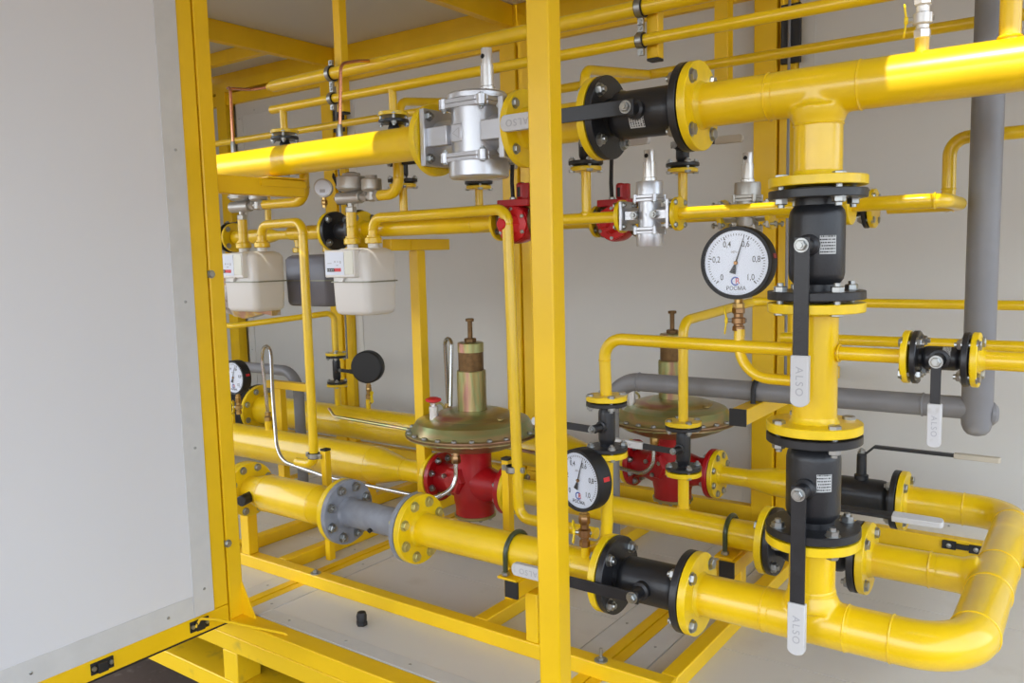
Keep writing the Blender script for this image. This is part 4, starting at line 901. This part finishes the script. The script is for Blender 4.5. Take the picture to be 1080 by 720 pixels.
# ------------------------------------------------------------------ meters
def meter(c, label, W=.195, D=.165, H=.25, m='meter', dial=True, zt=1.268):
    cx, cy = c; T = Thing('gas_meter', (cx, cy, zt - H), label, 'meter', 'gas meters'); x0, x1, y0, y1 = cx - W / 2, cx + W / 2, cy - D / 2, cy + D / 2
    def rr(z, inset, r=.028):
        pts = []
        for qx, qy, a0 in ((x1, y1, 0), (x0, y1, 90), (x0, y0, 180), (x1, y0, 270)):
            sx = -1 if qx == x1 else 1; sy = -1 if qy == y1 else 1
            for k in range(5):
                a = radians(a0 + 90 * k / 4); pts.append(V(qx + sx * (inset + r) + r * cos(a), qy + sy * (inset + r) + r * sin(a), z))
        return pts
    def shell(levels):
        vs = []; n = 20
        for z, i in levels: vs += rr(z, i)
        fs = [(k * n + j, k * n + (j + 1) % n, (k + 1) * n + (j + 1) % n, (k + 1) * n + j) for k in range(len(levels) - 1) for j in range(n)]
        fs += [tuple(range(n))[::-1], tuple((len(levels) - 1) * n + j for j in range(n))]
        return MB().add(vs, fs)
    zs_ = zt - H * .50
    T.part('lower_shell', shell([(zt - H, .018), (zt - H + .006, .008), (zt - H + .02, .003), (zs_ - .002, 0)]), m, sharp=50)
    T.part('upper_shell', shell([(zs_ + .002, 0), (zt - .022, 0.0), (zt - .008, .010), (zt, .024)]), m, sharp=50)
    T.part('seam_band', shell([(zs_ - .0025, -.007), (zs_ + .0025, -.007)]), 'seam')
    for s in (-1, 1):
        T.part('spigot', MB().lathe((cx + s * W * .29, cy, zt - .004), Z, [(.024, 0), (.021, .004), (.021, .022)], 24), m)
    if dial:
        fx0, fx1, fz0, fz1 = x0 - .004, x0 + W * .80, zt - H * .43, zt - .005
        b = T.part('index_housing', MB().box((fx0, y0 - .022, fz0), (fx1, y0 + .012, fz1)), 'meter', bevel=.004)
        T.part('index_cover', MB().box((fx0 + (fx1 - fx0) * .68, y0 - .024, fz0 + .012), (fx1 - .006, y0 - .0215, fz1 - .006)), 'window', None, b, bevel=.001)
        f0, f1 = fx0 + .006, fx0 + (fx1 - fx0) * .66; yy = y0 - .0235
        T.part('index_plate', MB().box((f0, yy, fz0 + .010), (f1, yy + .002, fz1 - .008)), 'dial', None, b)
        w_ = f1 - f0; zc = fz0 + .022
        T.part('counter', MB().box((f0 + w_ * .10, yy - .0015, zc), (f0 + w_ * .50, yy, zc + .013)), 'ink', 'black number wheel window', b)
        T.part('counter', MB().box((f0 + w_ * .505, yy - .0015, zc), (f0 + w_ * .84, yy, zc + .013)), 'redb', 'red number wheel window', b)
        for k in range(4): T.part('numeral', MB().box((f0 + w_ * (.13 + .09 * k), yy - .0019, zc + .004), (f0 + w_ * (.17 + .09 * k), yy - .0016, zc + .009)), 'label', None, b)
        pm = MB()
        for (a, z, l, h) in ((.12, .052, .22, .002), (.42, .028, .36, .007), (.50, .056, .05, .006), (.66, .056, .04, .005), (.80, .052, .05, .010), (.12, .034, .12, .001), (.60, .044, .10, .003)):
            pm.box((f0 + w_ * a, yy - .0006, fz0 + z), (f0 + w_ * (a + l), yy, fz0 + z + h))
        T.part('print', pm, 'engrave', None, b)
        T.part('seal_lug', MB().prism([(cx - .05, y0 - .012, fz0), (cx - .01, y0 - .012, fz0), (cx - .02, y0 - .012, fz0 - .016), (cx - .04, y0 - .012, fz0 - .016)], (0, .012, 0)), 'meter')
    return T
MA, MBx = (-2.955, 2.225), (-2.305, 2.235)
meter(MA, 'white gas meter at left, beside the door post', W=.215, D=.165)
meter(MBx, 'white gas meter at right, in front of the back post', W=.195, D=.165)
meter((-3.10, 2.70), 'dark grey gas meter hanging behind the left white one', W=.31, D=.16, H=.245, m='greymeter', dial=False, zt=1.252)
def union(T, x, y, z, m='pipe'):
    T.part('union_nut', MB().hexa((x, y, z), Z, .033, .024, 12).cyl((x, y, z + .023), (x, y, z + .03), .026, seg=20), m)
for (cx, cy), W, xd, zbot, lab in ((MA, .215, -2.603, .395, 'left'), (MBx, .195, -1.60, .35, 'right')):
    s = W * .29
    T = Thing('meter_pipe', (xd, 2.2, 1.3), 'bent yellow outlet pipe going down from the %s white meter' % lab, 'pipe')
    tail = [(xd, 2.2, zbot), (xd - .11, 2.2, zbot)] if lab == 'left' else [(xd + .02, 2.2, zbot), (xd + .32, 2.2, zbot)]
    T.part('pipe', MB().tube([(cx + s, cy, 1.31), (cx + s, cy, 1.378), (xd, 2.2, 1.378)] + tail, .0185, .045, 20, 8), 'pipe')
    union(T, cx + s, cy, 1.284)
    weld(T, V(cx + s, cy, 1.335), Z, .0185, .002); weld(T, V(xd, 2.2, 1.33), Z, .0185, .002)
    zc = .435 if lab == 'left' else .515
    pipe_clamp(V(xd, 2.2, zc), Z, .0185, X, 'rubber lined clamp near the foot of the %s meter outlet pipe' % lab)
    p = Thing('support_post', (xd + .045 if lab == 'left' else xd - .045, 2.215, .05), 'thin yellow support post with black cap beside the %s meter outlet pipe' % lab, 'post', 'thin support posts')
    xx = xd + .048 if lab == 'left' else xd - .040
    p.part('tube', MB().box((xx - .014, 2.205, 0), (xx + .014, 2.235, zc + .022)), 'frame', bevel=.002); p.part('end_cap', MB().box((xx - .0145, 2.204, zc + .0225), (xx + .0145, 2.236, zc + .030)), 'rubber')
    # inlet: union, short pipe, two-stage regulator, feed
    xi = cx - s
    T = Thing('meter_pipe', (xi, cy, 1.3), 'short yellow inlet pipe on top of the %s white meter' % lab, 'pipe'); union(T, xi, cy, 1.284)
    T.part('pipe', MB().cyl((xi, cy, 1.30), (xi, cy, 1.405), .020, seg=20), 'pipe'); weld(T, V(xi, cy, 1.35), Z, .020, .002)
    T = Thing('meter_regulator', (xi, cy, 1.41), 'two-chamber grey metal regulator above the %s white meter' % lab, 'regulator', 'two-chamber regulators above the meters')
    zr = 1.46; xl = xi - .065
    T.part('tube', MB().cyl((xl, cy, zr), (xi + .06, cy, zr), .0235, seg=22, ch=.002).cyl((xi + .05, cy, zr), (xi + .15, cy, zr), .014, seg=16).hexa((xi + .072, cy, zr), X, .019, .02).hexa((xi + .135, cy, zr), X, .022, .02), 'alu2')
    T.part('end_nut', MB().hexa((xl, cy, zr), -X, .016, .010).cyl((xl - .008, cy, zr), (xl - .02, cy, zr), .008, seg=10), 'copper', 'copper coloured end plug')
    T.part('inlet_nut', MB().cyl((xi, cy, 1.40), (xi, cy, zr - .01), .012, seg=14).hexa((xi, cy, 1.404), Z, .022, .022), 'alu2')
    T.part('large_chamber', MB().lathe((xi + .01, cy, zr + .022), Z, [(.030, 0), (.046, .004), (.056, .010), (.056, .014), (.061, .015), (.061, .021), (.057, .022), (.057, .054), (.052, .057), (.034, .057), (.034, .068)], 36), 'alu2')
    T.part('small_chamber', MB().lathe((xi + .115, cy, zr - .02), Z, [(.011, 0), (.018, .006), (.018, .034), (.034, .040), (.038, .046), (.038, .080), (.034, .083), (.022, .083), (.022, .096)], 32), 'alu2')
    if lab == 'right':
        T.part('dark_cap', MB().cyl((xi + .01, cy, zr + .089), (xi + .01, cy, zr + .094), .02, seg=16), 'rubber')
    xf = -2.608 if lab == 'left' else -2.108
    T = Thing('meter_pipe', (xf, cy, 1.5), 'curved yellow feed pipe dropping to the %s meter regulator' % lab, 'pipe')
    T.part('pipe', MB().tube([(xi + .155, cy, zr), (xf, cy, zr), (xf, cy, 1.575)], .0195, .055, 18, 8), 'pipe'); weld(T, V(xf, cy, zr + .055), Z, .0195, .002)
    disc(T, V(xf, cy, 1.590), -Z, .054, .013, 'flange')
# small gauge by the right regulator
T = Thing('small_gauge', (-2.475, 2.2, 1.42), 'small silver round gauge beside the right meter regulator', 'gauge'); n_ = V(.55, -.83, 0).normalized(); c = V(-2.475, 2.2, 1.503)
T.part('case', MB().lathe(c - n_ * .035, n_, [(.030, 0), (.034, .004), (.034, .032), (.036, .034), (.036, .038), (.032, .039)], 36), 'alu2')
T.part('dial', MB().lathe(c, n_, [(.030, .0035), (.030, .0055)], 36), 'dial'); T.part('window_mark', MB().obox(c + n_ * .0062 - Z * .012, n_.cross(Z), Z, n_, .020, .012, .001), 'engrave')
T.part('stem', MB().cyl(c - n_ * .015 - Z * .032, c - n_ * .015 - Z * .075, .008, seg=12).hexa(c - n_ * .015 - Z * .045, -Z, .013, .02), 'brass')
# line feeding the grey meter
T = pipe_run('gas_pipe', 'yellow pipe and flange behind the left white meter', loc=(-3.5, 2.7, 1.35))
T.part('pipe', MB().lathe((-3.72, 2.7, 1.352), X, [(.036, 0), (.036, .27), (.034, .29), (.022, .34), (.022, .36)], 24), 'pipe'); T.part('elbow', MB().tube([(-3.40, 2.7, 1.352), (-3.225, 2.7, 1.352), (-3.225, 2.7, 1.29)], .022, .05, 18, 8), 'pipe')
disc(T, V(-3.745, 2.7, 1.352), X, .075, .016, 'flange'); bolts(T, V(-3.727, 2.7, 1.352), -X, 4, .12, .012, .02)
T.part('union_nut', MB().hexa((-3.225, 2.7, 1.262), Z, .034, .026, 12), 'pipe'); T.part('riser', MB().cyl((-3.45, 2.7, 1.38), (-3.45, 2.7, 1.58), .016, seg=14), 'pipe')
T = pipe_run('gas_pipe', 'short yellow outlet pipe on the grey meter', loc=(-3.01, 2.7, 1.28)); T.part('pipe', MB().tube([(-3.01, 2.7, 1.27), (-3.01, 2.7, 1.36), (-3.01, 2.95, 1.37)], .022, .04, 16), 'pipe'); T.part('union_nut', MB().hexa((-3.01, 2.7, 1.262), Z, .034, .026, 12), 'pipe')
ball_valve('ball_valve', (-3.845, 2.7, 1.352), X, 'medium black valve behind the left meter beside the door post', FT=.17, R=.078, t=.016, rb=.06, stem=V(0, .5, 1), along=V(1, 0, 0), L=.14, grip=.05, bolt=.012, comp=(.016, .016), gm='rubber', wdt=.02, stemlen=.08, group='medium black flanged valves', rstem=.010)
thin('thin_pipe', 'thin yellow pipe turning down to the small valve left of rear gauge', [(-4.4, 2.80, .872), (-3.93, 2.80, .872), (-3.50, Y3, .93), (-3.50, Y3, .72)], .0165, bend=.04)
T = Thing('pipe_flange', (-3.50, Y3, .71), 'small yellow flange above the small valve left of rear gauge', 'flange'); disc(T, V(-3.50, Y3, .692), Z, .058, .014, 'flange')
small_valve((-3.50, Y3, .611), Z, V(.9, -.3, 0), V(1, -.1, 0), 'small black valve on the back collector beside the rear gauge', FT=.156, L=.12, grip=.03, gm='rubber', stemlen=.04)
# copper impulse tubes
T = Thing('copper_tube', (-2.80, 2.05, 1.66), 'bent copper tube at left from the capped thin pipe', 'tube', 'copper tubes')
T.part('tube', MB().tube([(-2.83, 2.25, 1.935), (-2.90, 2.22, 1.93), (-2.84, 2.06, 1.905), (-2.80, 2.045, 1.90), (-2.803, 2.045, 1.69)], .0058, .02, 10), 'copper'); T.part('fitting', MB().hexa((-2.803, 2.045, 1.640), Z, .010, .055), 'steel')
T = Thing('copper_tube', (-2.19, 2.05, 1.66), 'bent copper tube standing on upper main by the left hanging post', 'tube', 'copper tubes')
T.part('tube', MB().tube([(-2.225, 2.225, 1.944), (-2.19, 2.14, 1.925), (-2.185, 2.05, 1.90), (-2.198, 2.045, 1.68)], .0058, .035, 10), 'copper'); T.part('fitting', MB().hexa((-2.198, 2.045, 1.640), Z, .010, .055), 'steel')
# printed bag behind the left meter
bg_ = MB(); pts = []
rnd = random.Random(5)
nx, nz = 16, 10
for i in range(nx + 1):
    for j in range(nz + 1):
        u_, v_ = i / nx, j / nz
        pts.append(V(-3.62 + .43 * u_, 2.48 + .05 * sin(pi * u_) * sin(pi * v_) * -1 + rnd.uniform(-.008, .008), .965 + .20 * v_ + .012 * sin(9 * u_)))
n0 = len(pts); pts += [p + V(0, .05, 0) for p in pts]
f_ = lambda i, j: i * (nz + 1) + j
fs = [(f_(i, j), f_(i + 1, j), f_(i + 1, j + 1), f_(i, j + 1)) for i in range(nx) for j in range(nz)]
fs += [tuple(n0 + k for k in q[::-1]) for q in fs]
edge = [f_(i, 0) for i in range(nx + 1)] + [f_(nx, j) for j in range(1, nz + 1)] + [f_(i, nz) for i in range(nx - 1, -1, -1)] + [f_(0, j) for j in range(nz - 1, 0, -1)]
fs += [(edge[k], edge[(k + 1) % len(edge)], edge[(k + 1) % len(edge)] + n0, edge[k] + n0) for k in range(len(edge))]
single('printed_bag', bg_.add(pts, fs), 'bag', (-3.4, 2.5, .97), 'crumpled printed plastic bag behind the left white meter', 'bag')

# ------------------------------------------------------------------ skid frame and brackets
T = Thing('skid_frame', (-1.9, 2.0, 0), 'low yellow tube frame on the floor under the lower pipes', 'frame')
T.part('front_rail', MB().box((-2.97, 1.980, 0), (-.93, 2.030, .05)), 'frame', bevel=.004)
T.part('back_rail', MB().box((-2.97, 3.33, 0), (-.93, 3.38, .05)), 'frame', bevel=.004)
for x in (-2.92, -2.60, -1.60, -.93): T.part('cross_bar', MB().box((x - .05, 2.031, 0), (x, 3.329, .05)), 'frame', bevel=.004)
T.part('middle_rail', MB().box((-.979, 2.53, .0501), (-.931, 2.58, .1)), 'frame')
T.part('leg', MB().box((-2.815, 1.982, .0505), (-2.765, 2.028, .262)), 'frame', bevel=.003)
T.part('leg', MB().box((-2.650, 2.50, .0505), (-2.605, 2.545, .238)), 'frame', bevel=.003)
T.part('leg', MB().box((-1.410, 1.983, .0505), (-1.365, 2.027, .206)), 'frame', bevel=.003)
T.part('leg', MB().box((-.975, 2.53, .0505), (-.932, 2.575, .206)), 'frame', bevel=.003)
def arm(a, b, label, capside=-1):
    t = T.part('arm', MB().box(a, b), 'frame', bevel=.003)
arm((-1.438, 1.930, .207), (-1.396, 2.10, .256), ''); arm((-.960, 2.42, .207), (-.915, 2.95, .256), '')
T.part('end_cap', MB().box((-1.440, 1.922, .206), (-1.394, 1.9295, .257)), 'rubber', 'black plastic end cap'); T.part('end_cap', MB().box((-.962, 2.412, .206), (-.913, 2.4195, .257)), 'rubber', 'black plastic end cap')
T.part('saddle_plate', MB().box((-1.470, 1.925, .2565), (-1.40, 2.08, .2635)), 'frame', bevel=.001); T.part('saddle_plate', MB().box((-.985, 2.43, .2565), (-.925, 2.64, .2635)), 'frame', bevel=.001)
for x, y in ((-2.39, 2.0), (-1.155, 2.0)):
    T.part('anchor_bolt', MB().lathe((x, y, .0502), Z, [(.020, 0), (.020, .003)], 20).hexa((x, y, .0535), Z, .011, .008).cyl((x, y, .06), (x, y, .088 if x > -2 else .066), .0045, seg=10), 'steel')
ubolt(lo(-1.449), RP, 'dark green clamp hoop on the pipe with red arrow, left of centre post', foot=.004)
ubolt(V(-.958, 2.508, ZL), .0485, 'dark green clamp hoop on the second row pipe at right', foot=.012)
ubolt(lo(-2.93), .053, 'dark green clamp hoop at far left behind the door post', foot=.004)
T = Thing('bracket_arm', (-2.45, 1.9, 1.5), 'yellow bracket arm under the upper main at the left post', 'bracket')
T.part('tube', MB().box((-2.512, 1.703, 1.463), (-2.462, 2.10, 1.524)), 'frame', bevel=.003); T.part('plate', MB().box((-2.517, 1.93, 1.5245), (-2.455, 2.105, 1.531)), 'frame', bevel=.001); T.part('side_plate', MB().box((-2.4618, 1.90, 1.495), (-2.456, 2.10, 1.519)), 'frame')
T.part('tie', MB().box((-2.512, YF + .003, 1.462), (-2.4755, 1.7029, 1.525)), 'frame')
T = Thing('tee_support', (-2.25, 2.45, 0), 'tall yellow T-shaped support post under the middle pipes', 'post')
T.part('post', MB().box((-2.297, 2.478, 0), (-2.250, 2.525, 1.2555)), 'frame', bevel=.003); T.part('arm', MB().box((-2.297, 2.33, 1.256), (-2.250, 2.68, 1.301)), 'frame', bevel=.003)
T.part('plate', MB().box((-2.249, 2.44, 1.258), (-2.246, 2.64, 1.298)), 'frame')
T = Thing('bracket_arm', (-.93, 3, .68), 'yellow bracket arm with black end cap carrying the grey vent pipe', 'bracket')
T.part('tube', MB().box((-.955, 2.49, .680), (-.905, YB, .7305)), 'frame', bevel=.003); T.part('end_cap', MB().box((-.957, 2.482, .678), (-.903, 2.4895, .732)), 'rubber', 'black plastic end cap')
T.part('upright', MB().box((-.955, 3.30, .0), (-.905, 3.35, .6795)), 'frame', bevel=.003)
T = Thing('bracket_arm', (-3.4, 2.9, .6), 'small yellow T bracket under the left grey vent pipe', 'bracket')
T.part('arm', MB().box((-3.62, 2.76, .556), (-3.30, 2.80, .596)), 'frame', bevel=.003); T.part('post', MB().box((-3.56, 2.76, 0), (-3.51, 2.80, .5555)), 'frame', bevel=.003)
ball_valve('ball_valve', (-4.42, Y3, ZL), X, 'very large black valve on back collector behind far left gauge', FT=.44, R=.150, t=.026, rb=.115, stem=V(0, .3, 1), along=V(-1, 0, 0), L=.3, grip=.1, comp=(.026, .026), n=8, start=22.5, stemlen=.18)
T = Thing('pipe_flange', (-4.17, Y3, ZL), 'large yellow flange on the back collector beside the very large black valve', 'flange'); disc(T, V(-4.196, Y3, ZL), X, .150, .026, 'flange')
T = Thing('cable_gland', (-1.998, 1.858, 0), 'small black cable gland standing on the white floor', 'gland')
T.part('nut', MB().hexa((-1.998, 1.858, 0.0005), Z, .019, .016), 'rubber'); T.part('dome', MB().lathe((-1.998, 1.858, .016), Z, [(.017, 0), (.018, .018), (.014, .030), (.008, .032)], 20), 'rubber')
